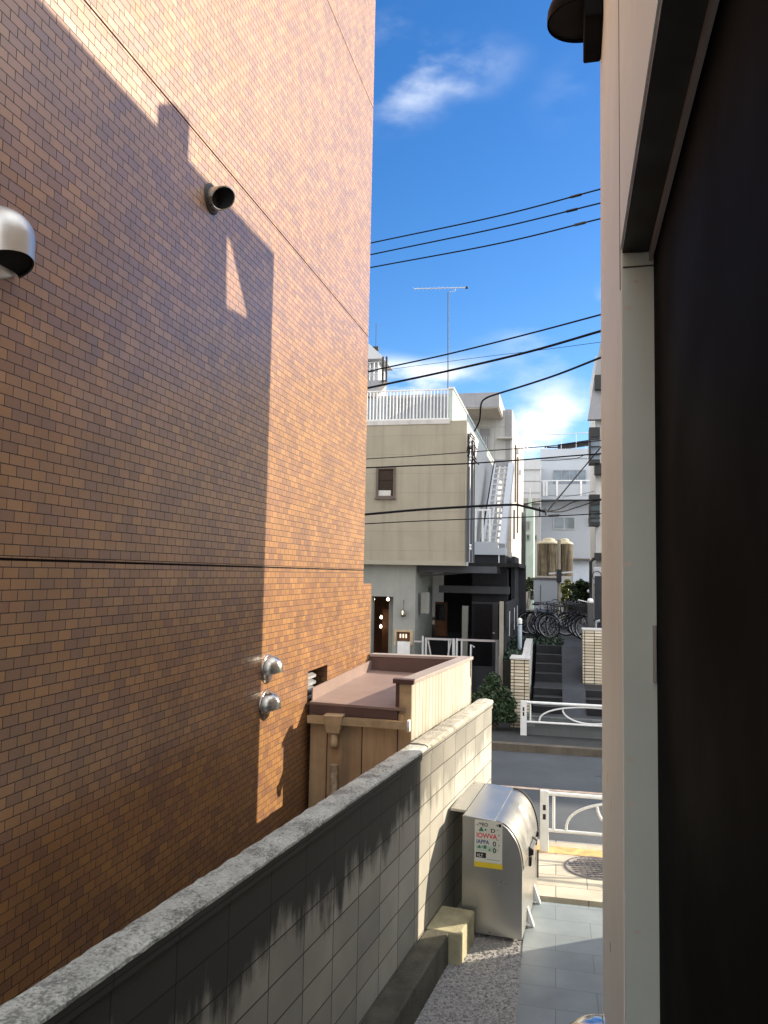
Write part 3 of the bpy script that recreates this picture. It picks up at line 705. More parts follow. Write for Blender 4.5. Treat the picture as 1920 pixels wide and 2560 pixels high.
# ------------------------------------------------------------------ steps, upper path, low block wall
uL, uM = U(1333, 1760, 16.8), U(1405, 1700, 18.0)
uR = U(1459, 1640, 18.4); uM2 = uM + .48
st = MB(); nz = MB(); z = .30
vs_ = [16.6, 16.95, 17.3]
for i, v in enumerate(vs_):
    z += .135; v1 = vs_[i + 1] if i < 2 else 18.4
    for a0, a1 in ((uL, uM), (uM2, 9)):
        st.box(a0, a1, v, v1, -.1, z); nz.box(a0, a1, v - .006, v + .035, z + .001, z + .008)
v = 18.4; z = .705
for i in range(4):
    z += .18
    st.box(uL, uM, v, v + .35 if i < 3 else 48, -.1, z); nz.box(uL, uM, v - .006, v + .035, z + .001, z + .008)
    v += .35
ZP = z
structure('steps', st, stair_m)
structure('step_nosing', nz, nosing_m)
rm = MB()
rm.prism([fr(uM + .002, 16.55, .30), fr(uM + .002, 17.3, .71), fr(uM + .002, 18.4, .71), fr(uM + .002, 19.5, ZP + .005), fr(uM + .002, 48, ZP + .005), fr(uM + .002, 48, -.1), fr(uM + .002, 16.55, -.1)], E1 * (uM2 - uM - .004))
rm.box(uM2, uR + .02, 18.4, 48, -.1, .71)
rm.prism([fr(uM2, 18.4, .712), fr(uM2, 19.5, ZP + .003), fr(uM2, 48, ZP + .003), fr(uM2, 48, .712)], E1 * (uR + .3 - uM2))
structure('ramp', rm, ramp_m)
structure('upper_ground', MB().box(-12, uL - .17, 20.5, 60, -.1, ZP - .02).box(uR + .32, 14, 19.5, 60, -.1, ZP - .01), stair_m)
structure('forecourt', MB().box(U(1303, 1830, 15.8), 9, 15.86, 16.6, -.1, .30), asphalt_dk)
solo('low_block_wall', MB().box(U(1302, 1830, 15.8) - .0, 9, 15.74, 15.855, -.1, .37), lowblk_m, 'low grey block wall right behind the far white guard rail', 'wall')
# piers
pu0, pu1, pz0, pz1 = rect(1277, 1649, 1322, 1775, 16.4)
t = thing('brick_pier', 'cream tile pier left of the dark steps, next to the dark bush', 'pier', (*fr(pu0, 16.4, 0).xy, 0), 'cream tile piers at the steps')
MB().box(pu0, pu1, 16.4, 17.0, .0, pz1).build('tile_face', pier_m, t)
MB().box(pu0 - .02, pu1 + .02, 16.38, 17.0, pz1 + .001, pz1 + .035).build('cap', conc_lt, t)
zw = Zv(1337, 1600, 19.2)
rise = [(17.002, -.1), (19.6, -.1), (19.6, zw), (18.6, zw), (18.2, zw - .05), (17.9, pz1 + .10), (17.5, pz1 + .035), (17.002, pz1 + .03)]
MB().prism([fr(pu1 - .17, a, b) for a, b in rise], E1 * .155).build('stair_wall', conc_lt, t)
qu0, qu1, qz0, qz1 = rect(1457, 1577, 1530, 1702, 18.35)
t = thing('brick_pier', 'cream tile pier right of the dark steps, behind the end of the white wall', 'pier', (*fr(qu0, 18.35, 0).xy, .7), 'cream tile piers at the steps')
MB().box(qu0, qu1 + .5, 18.35, 18.9, .55, qz1).build('tile_face', pier_m, t)
MB().box(qu0 - .015, qu1 + .5, 18.335, 18.9, qz1 + .001, qz1 + .03).build('cap', conc_lt, t)
# planter soil left of the pier, with ivy
pz = Zv(1300, 1645, 17.6)
structure('planter_soil', MB().prism([fr(U(1262, 1650, 17.5), 17.01, -.1), fr(U(1262, 1650, 17.5), 17.01, pz1 - .1), fr(U(1262, 1650, 17.5), 20.3, ZP), fr(U(1262, 1650, 17.5), 20.3, -.1)], E1 * (pu1 - .175 - U(1262, 1650, 17.5))), soil)
def leaves(n, f, size, seed, squash=.6):
    r = random.Random(seed); q = MB()
    for _ in range(n):
        p = f(r)
        a, b = r.uniform(0, 6.28), r.uniform(-1.1, 1.1); s_ = size * r.uniform(.45, 1.7)
        d = Vector((math.cos(a) * math.cos(b), math.sin(a) * math.cos(b), math.sin(b)))
        e = d.cross(Vector((r.uniform(-1, 1), r.uniform(-1, 1), r.uniform(-.3, 1)))).normalized()
        q.add([p - d * s_ * .5, p + e * s_ * squash * .5, p + d * s_ * .5, p - e * s_ * squash * .5], [(0, 1, 2, 3)])
    return q
u0_, u1_ = U(1262, 1650, 17.5), pu1 - .18
def ivy(r):
    v = r.uniform(17.05, 20.6); f = (v - 17.0) / 3.3
    uu = r.uniform(u0_, u1_ + (.9 if v > 19.6 else 0))
    return fr(uu, v, pz1 - .1 + (ZP - pz1 + .1) * min(1, f) + abs(r.gauss(0, .07)))
structure('ivy_ground_cover', leaves(2600, ivy, .06, 21), ivy_m, 'stuff')
# bush
def clump(cs):
    def f(r):
        c, rad = r.choice(cs)
        d = Vector((r.gauss(0, 1), r.gauss(0, 1), r.gauss(0, 1))).normalized() * (r.random() ** .45)
        return Vector(c) + Vector((d.x * rad[0], d.y * rad[0], d.z * rad[1]))
    return f
def bush(name, label, cat, cs, n, size, m, base, seed, group=None, stems=7):
    t = thing(name, label, cat, base, group)
    leaves(n, clump(cs), size, seed).build('foliage', m, t)
    q = MB(); r = random.Random(seed + 1)
    for _ in range(stems):
        c, rad = r.choice(cs)
        q.tube([Vector(base) + Vector((r.uniform(-.06, .06), r.uniform(-.06, .06), 0)), (Vector(base) + Vector(c)) / 2 + Vector((r.uniform(-.05, .05), 0, 0)), Vector(c)], [.014, .01, .005], 5)
    for _ in range(stems * 2):               # stray shoots
        c, rad = r.choice(cs); c = Vector(c); d = Vector((r.uniform(-1, 1), r.uniform(-1, .4), r.uniform(.2, 1.2))).normalized()
        q.tube([c, c + d * rad[0] * .8, c + d * rad[0] * 1.45 + Vector((0, 0, -.02))], [.007, .005, .003], 4)
    q.build('stem', bark, t)
    return t
cb = on_v(1238, 1780, 16.1); cb.z = .02
cs = [(on_v(x, y, 16.1 + dv), (rr_, rz_)) for x, y, dv, rr_, rz_ in ((1232, 1706, .1, .18, .2), (1220, 1732, 0, .24, .2), (1252, 1738, .05, .24, .22), (1202, 1752, .1, .24, .18), (1268, 1762, 0, .2, .18), (1236, 1765, -.1, .26, .18), (1192, 1778, 0, .2, .16), (1215, 1790, -.1, .24, .14), (1255, 1788, -.1, .24, .14), (1275, 1792, 0, .16, .12))]
bush('bush', 'dark green bushy shrub on the far pavement beside the cream pier', 'bush', cs, 7500, .055, leaf_md, cb, 31)
bp = on_v(1299, 1640, 17.9); 
t = thing('bollard', 'slim blue-grey round post standing in the ivy left of the steps', 'post', (bp.x, bp.y, bp.z - .1))
zt = Zv(1299, 1548, 17.9)
MB().lathe([(.001, 0), (.05, 0), (.05, zt - bp.z - .02), (.001, zt - bp.z - .02)], bp - Vector((0, 0, .1)), n=20).build('shaft', bluepost, t)
MB().lathe([(.054, 0), (.054, .10), (.03, .125), (.001, .128)], Vector((bp.x, bp.y, zt - .1)), n=20).build('reflector_cap', white_m, t)

# ------------------------------------------------------------------ beige building across the road
V0 = 18.0
uB = U(1164, 1230, V0); uX = U(903, 1200, V0) - 5.0
zT, zB_ = Zv(1050, 1053, V0), Zv(1100, 1413.5, V0)
VE = 30.0
bg = thing('beige_building', 'two-storey beige building across the road with a roof terrace and a dark carport', 'building', (*fr(uB - 2, V0 + 3, 0).xy, 0))
MB().box(uX, uB, V0, VE, zB_ + .1, zT).build('upper_storey', siding_m, bg)
MB().box(uX, uB + .004, V0 - .012, V0 + .4, zB_, zB_ + .099).build('sill_band', beige_plain, bg)
MB().box(uB + .001, uB + .02, V0 + .05, VE, zB_ + .0, zT - .02).build('side_wall', sidewall_m, bg)
MB().box(uX, U(1125, 1050, V0), V0 - .015, V0 - .001, zT - .075, zT + .03).build('roof_edge', conc_lt, bg)
# small window
wu0, wu1, wz0, wz1 = rect(941, 1168, 989, 1245, V0)
wf = MB()
fw = .05
wf.box(wu0, wu1, V0 - .05, V0 - .001, wz0, wz0 + fw); wf.box(wu0, wu1, V0 - .05, V0 - .001, wz1 - fw, wz1)
wf.box(wu0, wu0 + fw, V0 - .05, V0 - .001, wz0 + fw, wz1 - fw); wf.box(wu1 - fw, wu1, V0 - .05, V0 - .001, wz0 + fw, wz1 - fw)
wo = wf.build('window', winframe, bg)
MB().box(wu0 + fw, wu1 - fw, V0 - .014, V0 - .004, wz0 + fw, wz1 - fw).build('pane', glass_dk, wo)
MB().box(wu0 + fw + .01, wu1 - fw - .06, V0 - .018, V0 - .0145, wz0 + fw + .002, wz0 + fw + .13).build('curtain', conc_lt, wo)
MB().box(wu0 - .03, wu1 + .02, V0 - .07, V0 - .001, wz0 - .03, wz0 - .001).build('sill', winframe, wo)
# terrace
ru1 = U(1123, 1010, V0 + .15); rz1 = Zv(1050, 974, V0 + .15); rz0 = zT + .03
rail = MB().box(uX + .5, ru1, V0 + .12, V0 + .16, rz1 - .03, rz1).box(uX + .5, ru1, V0 + .12, V0 + .16, rz0 + .02, rz0 + .06).build('railing', white_m, bg)
x = ru1 - .03; k = 0
while x > uX + 1.9:
    wd = .024 if k % 5 else .035
    MB().box(x - wd / 2, x + wd / 2, V0 + .125, V0 + .155, rz0 + .0605, rz1 - .0305).build('baluster', white_m, rail); x -= .0825; k += 1
pv = .0
# side parapet: runs back along the terrace
def vend(u, x, y):
    lo, hi = V0, 60
    for _ in range(40):
        m = (lo + hi) / 2
        if U(x, y, m) > u: hi = m
        else: lo = m
    return lo
pe_ = vend(ru1 + .03, 1193, 1060)
MB().box(ru1 + .005, ru1 + .09, V0 + .1, pe_, zT, rz1 - .02).build('parapet', mint_m, bg)
MB().box(ru1 - .01, ru1 + .12, V0 + .08, pe_, rz1 - .019, rz1 + .02).build('parapet_cap', white_m, bg)
ph = MB().box(uX, ru1 - .6, V0 + 4, V0 + 7.5, zT, Zv(1050, 993, V0 + 4)).build('penthouse', glass_bl, bg)
MB().box(uX, ru1 - .6, V0 + 3.97, V0 + 3.999, zT + .35, zT + .47).build('window_bar', winframe, ph)
q = MB()
for k in range(7): q.box(ru1 - .9 - k * .5, ru1 - .86 - k * .5, V0 + 3.96, V0 + 3.998, zT, zT + .9)
q.build('mullion', winframe, ph)
# ground floor: plaster wall with doorway, carport
gu1 = U(1038, 1520, V0 + .25)
du0, du1, dz0, dz1 = rect(928, 1491, 982, 1640, V0 + .25)
mu0, mu1, mz0, mz1 = rect(991, 1580, 1025, 1603, V0 + .25)
Vg = V0 + .25
gw = MB(); gz = .1
gw.box(uX, du0, Vg, Vg + .3, gz, zB_ - .001); gw.box(du0, du1, Vg, Vg + .3, dz1, zB_ - .001)
gw.box(du1, mu0, Vg, Vg + .3, gz, zB_ - .001); gw.box(mu1, gu1, Vg, Vg + .3, gz, zB_ - .001)
gw.box(mu0, mu1, Vg, Vg + .3, gz, mz0); gw.box(mu0, mu1, Vg, Vg + .3, mz1, zB_ - .001)
gw.box(gu1 - .02, gu1, Vg + .3, Vg + 2.6, gz, zB_ - .001)
gw.build('plaster_wall', pillar_m, bg)
rm_ = MB().box(uX, gu1 - .03, Vg + 2.2, Vg + 2.25, gz, zB_ - .01).build('shop_interior', wood_m, bg)
MB().box(uX, gu1 - .03, Vg + .31, Vg + 2.19, zB_ - .06, zB_ - .011).build('ceiling', blackm, rm_)
MB().box(du0 + .0, du0 + .35, Vg + 1.2, Vg + 1.24, .5, 2.2).build('counter', wood_m, rm_)
MB().box(du1 - .17, du1 - .02, Vg + .32, Vg + .9, gz, dz1 - .0).build('reveal', pillar_m, rm_)
MB().box(du0 + .3, du0 + .42, Vg + 1.1, Vg + 1.18, .6, 1.7).build('shelf', blackm, rm_)
for (x, y, dv) in ((934, 1497, .5), (970, 1497, .5), (952, 1565, 1.0), (953, 1542, .9)):
    p = on_v(x, y, Vg + dv)
    b_ = MB().lathe([(.001, -.05), (.02, -.045), (.03, -.02), (.026, .01), (.012, .035), (.001, .04)], p, n=12)
    bo = solo('pendant_bulb', b_, bulb_m, {934: 'left lit bulb at the top of the shop doorway', 970: 'right lit bulb at the top of the shop doorway', 952: 'lower lit round bulb deep inside the shop doorway', 953: 'upper lit bulb deep inside the shop doorway'}[x], 'bulb', 'lit bulbs in the shop doorway')
    MB().tube([p + Vector((0, 0, .038)), Vector((p.x, p.y, min(zB_ - .06, p.z + .5)))], .004, 5).build('cord', rubber, bo, bo.location)
    bo.children[0].location = (0, 0, 0)
# serving hatch: recessed box, its light put into glowing bottles
hb = MB().box(mu0, mu1, Vg + .12, Vg + .14, mz0, mz1).build('hatch', wood_m, bg, label='small wood lined hatch in the plaster wall')
for k in range(3): MB().box(mu0 + .06 + k * .07, mu0 + .09 + k * .07, Vg + .10, Vg + .119, mz0 + .07, mz0 + .16).build('glowing_bottle', lampglass, hb)
hf = MB()
hf.box(mu0 - .05, mu1 + .07, Vg - .02, Vg - .001, mz1 + .001, mz1 + .05); hf.box(mu0 - .05, mu0 - .002, Vg - .02, Vg - .001, mz0 - .1, mz1); hf.box(mu1 + .002, mu1 + .07, Vg - .02, Vg - .001, mz0 - .1, mz1)
hf.build('hatch_frame', gutter_m, hb)
su0, su1, sz0, sz1 = rect(994, 1604, 1025, 1640, Vg - .12)
t = thing('menu_board', 'plain white standing board below the wood lined hatch', 'board', (*fr(su0, Vg - .12, 0).xy, .1))
MB().box(su0, su1, Vg - .14, Vg - .12, sz0 - .3, sz1).build('panel', white_m, t)
MB().box(su0 + .02, su0 + .05, Vg - .119, Vg - .09, .1, sz1 - .02).build('leg', galv, t); MB().box(su1 - .05, su1 - .02, Vg - .119, Vg - .09, .1, sz1 - .02).build('leg', galv, t)
# wall lamp
lp = on_v(1009.5, 1530, Vg)
t = thing('wall_lamp', 'teardrop glass wall lamp on the grey plaster wall', 'lamp', lp)
MB().lathe([(.001, -.115), (.035, -.11), (.06, -.085), (.062, -.04), (.045, .02), (.02, .07), (.012, .09)], lp - E2 * .08, n=16).build('shade', glass('smoky_glass', (.10, .085, .05)), t)
MB().lathe([(.001, -.06), (.014, -.055), (.016, .03), (.001, .04)], lp - E2 * .155, n=10).build('bulb', lampglass, t)
MB().tube([lp - E2 * .08 + Vector((0, 0, .09)), lp - E2 * .06 + Vector((0, 0, .2)), lp - E2 * .002 + Vector((0, 0, .28))], .007, 6).build('bracket', rubber, t)
# meter box on pillar's side
bu0, bu1, bz0, bz1 = rect(1052, 1481, 1071, 1534, V0 + .6)
solo('meter_box', MB().box(bu0, bu1, V0 + .6, V0 + .8, bz0, bz1), pillar_m, 'grey meter box hanging beside the plaster pillar in the carport', 'meter box', bevel=.01)
# carport
cpv = V0 + 5
MB().box(gu1, uB + 1.2, cpv, cpv + .1, gz, zB_ + .1).build('carport_back', darkwall, bg)
MB().box(uB + .9, uB + 1.0, V0 + 2.8, cpv - .001, gz, zB_ + .3).build('carport_side', darkwall, bg)
MB().box(gu1 + .001, uB + 1.2, Vg + .31, cpv - .002, zB_ + .0, zB_ + .09).build('carport_ceiling', blackm, bg)
cbm = MB()
for v, dz in ((V0 + .42, 0), (V0 + 1.4, .0), (V0 + 2.6, .0)): cbm.box(gu1 + .002, uB + .7, v, v + .12, zB_ - .16, zB_ - .002)
cbm.bar(on_v(1053, 1440, V0 + .7), on_v(1175, 1430, V0 + .7), .05); cbm.bar(on_v(1105, 1415, V0 + .5), on_v(1155, 1432, V0 + .5), .03)
cbm.box(gu1 + .3, uB + .9, V0 + 2.0, V0 + 2.3, Zv(1130, 1482, V0 + 2), Zv(1130, 1464, V0 + 2))
cbm.build('beam', pipe_m, bg)
a0, a1, z0, z1 = rect(1087, 1505, 1118, 1600, V0 + 3.5)
kd = MB().box(a0, a1, V0 + 3.5, V0 + 3.6, .1, z1).build('wooden_door', wood_m, bg)
MB().box(a0 + .03, a1 - .03, V0 + 3.47, V0 + 3.499, z1 - .5, z1 - .06).build('door_glass', glass_dk, kd)
a0, a1, z0, z1 = rect(1155, 1515, 1169, 1600, V0 + 1.6)
MB().box(a0, a1, V0 + 1.6, V0 + 1.75, .1, z1).build('carport_post', pillar_m, bg)
a0, a1, z0, z1 = rect(1184, 1508, 1247, 1640, V0 + 2.4)
nd = MB().box(a0, a1, V0 + 2.4, V0 + 2.46, .1, z1).build('navy_door', door_m, bg)
df = MB(); df.box(a0 - .05, a1, V0 + 2.37, V0 + 2.398, z1 - .02, z1 + .03); df.box(a1 - .16, a1 - .02, V0 + 2.37, V0 + 2.398, .1, z1 - .021)
df.build('door_trim', pipe_m, nd)
kp = on_v(1234, 1583, V0 + 2.34)
MB().lathe([(.001, -.03), (.025, -.02), (.03, 0), (.02, .02), (.001, .026)], kp, -E2, 12).build('knob', white_m, nd)
structure('carport_floor', MB().box(uX, uB + 1.0, 17.0, cpv, -.1, .098), asphalt_dk)
# service pipes and insulators on the corner
t = thing('service_pipes', 'bundle of dark meter pipes and insulators down the beige building corner', 'pipes', (*fr(uB + .05, V0, 0).xy, zB_ - .5))
for x, r_ in ((1171, .035), (1180, .03), (1186, .018)):
    MB().tube([fr(U(x, 1200, V0 - .04), V0 - .04, Zv(1175, 1405, V0)), fr(U(x, 1200, V0 - .04), V0 - .04, Zv(1175, 1085 + (x - 1171) * 2, V0))], r_, 10).build('pipe', pipe_m, t)
q = MB(); rr = random.Random(9)
for k in range(16):
    y = 1080 + k * 4.6; p = on_v(1172 + rr.uniform(-2, 14), y, V0 - .1)
    q.tube([p, p + E1 * rr.uniform(-.08, .1) + Vector((0, 0, rr.uniform(-.12, .03))), p + E1 * rr.uniform(-.05, .12) + Vector((0, 0, rr.uniform(-.2, -.05)))], .012, 5)
q.build('cable_loop', wire_m, t)
q = MB()
for y in (1102, 1112, 1140, 1148, 1364, 1372):
    p = on_v(1176, y, V0 - .13); q.lathe([(.001, -.03), (.022, -.03), (.026, 0), (.022, .03), (.001, .03)], p, n=10)
p = on_v(1174, 1152, V0 - .13); q.lathe([(.018, -.14), (.018, 0), (.001, 0)], p, n=8)
q.build('insulator', white_m, t)

# ------------------------------------------------------------------ TV antenna
ap = on_v(1121, 968, V0 + .6); at_ = on_v(1120.5, 730, V0 + .6)
t = thing('tv_antenna', 'tall thin television antenna mast on the terrace against the blue sky', 'antenna', (ap.x, ap.y, zT))
MB().tube([Vector((ap.x, ap.y, zT)), Vector((at_.x, at_.y, at_.z))], .014, 8)  .build('mast', bluepost_dk, t)
b0, b1 = on_v(1035, 722, V0 + 1.4), on_v(1167, 719, V0 + .2)
MB().tube([b0, b1], .012, 6).build('boom', galv, t)
q = MB()
for k in range(12):
    p = b0.lerp(b1, k / 12); q.tube([p - E2 * .12, p + E2 * .12], .004, 5)
q.build('element', galv, t)
MB().lathe([(.001, -.03), (.03, -.03), (.03, .03), (.001, .03)], b1, E1, 10).build('reflector', rubber, t)
MB().tube([at_ + E1 * .03, at_ + E1 * .17, at_ + E1 * .18 + Vector((0, 0, .06))], .008, 5).build('clamp', galv, t)

# ------------------------------------------------------------------ external stair on the building's side
t = thing('outside_stair', 'white steel outside stair with open treads climbing behind the beige building', 'stair', (*on_v(1230, 1400, 20).xy, 3))
vb_, vt_ = 20.0, 23.0
l0, l1 = on_v(1207, 1369, vb_), on_v(1237, 1166, vt_)
r0_, r1_ = on_v(1250, 1369, vb_), on_v(1274, 1166, vt_)
MB().bar(l0, l1, .07, .2).build('stringer', far_white2, t); MB().bar(r0_ + E1 * .05, r1_ + E1 * .05, .16, .26).build('stringer', far_white2, t)
MB().bar(l0.lerp(r0_, .36), l1.lerp(r1_, .36), .05, .06).build('middle_bar', far_white, t); MB().bar(l0.lerp(r0_, .72), l1.lerp(r1_, .72), .05, .06).build('middle_bar', far_white, t)
for k in range(14):
    f = (k + .5) / 14
    a, b = l0.lerp(l1, f), r0_.lerp(r1_, f)
    MB().bar(a, b, .12, .05).build('tread', far_white, t)
a0, a1, z0, z1 = rect(1184, 1330, 1262, 1387, 19.9)
MB().box(a0, a1, 19.9, 20.9, z0, z0 + .18).build('landing', far_white2, t)
MB().box(a0, a0 + .62, 19.86, 19.899, z0, z1 - .25).build('apron', far_white2, t)
rl = MB(); zz = Zv(1200, 1277, 19.9)
for uu in (a0 + .02, a0 + .20, a0 + .38): rl.box(uu, uu + .05, 19.9, 19.95, z0 + .181, zz)
rl.box(a0 + .02, a0 + .43, 19.9, 19.95, zz + .001, zz + .05); rl.build('railing', white_m, t)
a2, a3, z2, z3 = rect(1186, 1389, 1262, 1421, 19.95)
MB().box(a2, a3, 19.95, 23.5, z2, z0 - .002).build('support_beam', darkwall, t)
MB().box(a3 - .16, a3 - .13, 19.92, 19.949, z2, z0 - .002).build('drain_pipe', white_m, t)
q = MB(); q.bar(l1 + Vector((0, 0, .1)), r1_ + Vector((0, 0, .1)), .08, .2); q.build('top_landing', greyface, t)
zt_ = l1.z
MB().bar(l0 - E1 * .05 + Vector((0, 0, .15)), l1 - E1 * .02 + Vector((0, 0, .1)), .03, .05).build('handrail', wire_m, t)
# dark wall below stair
solo('dark_basement_wall', MB().box(a2 - .1, a3 + .05, 20.4, 24, .1, z2 - .001), darkwall, 'black wall under the white outside stair', 'wall')

# ------------------------------------------------------------------ concrete building with the cantilevered box
VC = 31.0
cu0, cu1, cz0, cz1 = rect(1150, 1090, 1279, 1500, VC)
zc_top = Zv(1270, 1025, VC)
cbld = thing('concrete_building', 'pale concrete building with a grey cantilevered roof box, behind the beige building', 'building', (*fr(cu0, VC, 0).xy, ZP))
MB().box(cu0 - 6, cu1, VC, VC + 11, ZP - .1, zc_top).build('wall', concp_m, cbld)
bx0, bx1, bz0, bz1 = rect(1140, 982, 1248, 1021, VC - 2.2)
MB().box(bx0 - 3, bx1, VC - 2.2, VC + 2.5, bz0 + .04, bz1).build('roof_box', greyface, cbld)
MB().box(bx0 - 3, bx1 - .03, VC - 2.17, VC + 2.4, bz0, bz0 + .038).build('soffit', soffit_m, cbld)
a0, a1, z0, z1 = rect(1264, 1024, 1279, 1095, VC)
MB().box(a0, a1 - .01, VC - .05, VC - .002, z0, z1).build('dark_panel', greyface, cbld)
a0, a1, z0, z1 = rect(1200, 1072, 1225, 1122, VC)
wi_ = MB().box(a0, a1, VC - .04, VC - .002, z0, z1).build('window', greyface, cbld)
q = MB()
for k in range(4): q.box(a0 + .05 + k * .1, a0 + .08 + k * .1, VC - .06, VC - .041, z0, z0 + (z1 - z0) * .6)
q.build('bar', far_white, wi_)
q = MB(); a0, a1, z0, z1 = rect(1264, 1098, 1275, 1150, VC); q.box(a0, a1, VC - .05, VC - .003, z0, z1); q.build('duct', greyface, cbld)
q = MB(); a0, a1, z0, z1 = rect(1243, 1095, 1279, 1099, VC); q.box(a0, a1 + .05, VC - .3, VC - .002, z0, z1); q.build('ledge', conc_lt, cbld)
for v, z0, z1, n_ in ((VC + 2, 6.2, 8.6, 1), (VC + 4, 5.0, 8.4, 1), (VC + 1.2, 4.6, 5.8, 1)):
    MB().box(cu1 + .001, cu1 + .06, v, v + .45, z0, z1).build('window', winframe, cbld)
q = MB()
for v, z in ((VC + 3.5, zc_top - 1.2), (VC + 6, zc_top - 1.8)):
    MB().box(cu1 + .001, cu1 + .10, v, v + .3, z, z + .2).build('wall_box', far_white, cbld)
dish = fr(cu1 + .3, VC + 5.0, zc_top - .75)
solo('satellite_dish', MB().lathe([(.001, .0), (.08, .012), (.16, .05), (.165, .055), (.08, .02), (.001, .008)], dish, Vector((.5, -.85, .2)), 18).tube([dish, dish - E1 * .4 - Vector((0, 0, .15))], .02, 6), white_m, 'small white satellite dish on the edge of the concrete building', 'satellite dish')

# ------------------------------------------------------------------ fence post, dark fence, gates
pu = U(1248, 1600, 17.2), U(1258, 1600, 17.2)
zf = Zv(1253, 1504, 17.2)
solo('fence_post', MB().box(pu[0], pu[1], 17.2, 17.32, 0, zf), mat('beige_post_paint', (.25, .235, .195), .7, var=.1), 'tall beige square post in front of the dark fence', 'post', bevel=.006)
t = thing('dark_fence', 'long dark board fence running back beside the steps', 'fence', (*fr(pu[1], 17.3, 0).xy, 0))
fu = pu[1] + .02
MB().box(fu, fu + .05, 17.33, 33, 1.95, 2.5).build('top_board', darkwall, t)
MB().box(fu - .05, fu - .002, 17.33, 33, 0, 1.949).build('dark_void_sheet', blackm, t)  # black sheet standing in for the dark void under the board
q = MB()
for v in (17.9, 20, 21.5): q.tube([fr(fu + .07, v, 1.75), fr(fu + .07, v, 2.3)], .014, 6)
q.build('handle_bar', galv, t)
def gate(label, x0, x1, yt, v, brace):
    a0, a1 = U(x0, 1600, v), U(x1, 1600, v); zt = Zv((x0 + x1) / 2, yt, v); zb = .3
    t = thing('gate', label, 'gate', (*fr(a0, v, 0).xy, .1), 'grey tube gates of the carport')
    q = MB().bar(fr(a0, v, zb), fr(a0, v, zt), .045); q.bar(fr(a1, v, zb), fr(a1, v, zt), .06)
    q.bar(fr(a0 + .03, v, zt - .025), fr(a1 - .035, v, zt - .025), .045); q.bar(fr(a0 + .03, v, zb + .02), fr(a1 - .035, v, zb + .02), .04)
    q.build('frame', galv, t)
    q = MB()
    if brace:
        m = (a0 + a1) / 2
        q.bar(fr(a0 + .05, v, zt - .06), fr(m - .06, v, zb + .3), .03); q.bar(fr(a1 - .06, v, zt - .06), fr(m + .06, v, zb + .3), .03)
        q.bar(fr(a1 - .11, v, zb + .05), fr(a1 - .11, v, zt - .05), .03)
    else:
        q.bar(fr(a0 + .11, v, zb + .05), fr(a0 + .11, v, zt - .05), .035)
        MB().box(a1 + .032, a1 + .075, v - .02, v + .02, zt - .85, zt - .35).build('lock', galv, t)
    q.build('brace', galv, t)
    if not brace:
        MB().box(a0 + .14, a1 - .05, v + .025, v + .035, zb + .05, zt - .6).build('lower_panel', darkwall, t)
        MB().tube([fr(a0 + .33, v - .04, zb), fr(a0 + .33, v - .04, zt - .12), fr(a0 + .4, v - .05, zt - .18)], .025, 8).build('drop_bolt', galv, t)
gate('small grey tube gate with V shaped braces beside the plaster pillar', 1065, 1134, 1595, 17.8, True)
gate('wide grey tube gate left of the tall beige post', 1142, 1243, 1598, 17.8, False)
a = fr(U(1057, 1600, 17.8), 17.8, 0)
t = thing('gate_post', 'short grey gate post touching the plaster pillar', 'post', a)
MB().bar(a + Vector((0, 0, .1)), Vector((a.x, a.y, Zv(1057, 1590, 17.8))), .045).build('shaft', galv, t)
MB().bar(fr(a.dot(E1) - .2, 17.8, Zv(1057, 1604, 17.8)), fr(a.dot(E1) - .024, 17.8, Zv(1057, 1604, 17.8)), .035).build('arm', galv, t)

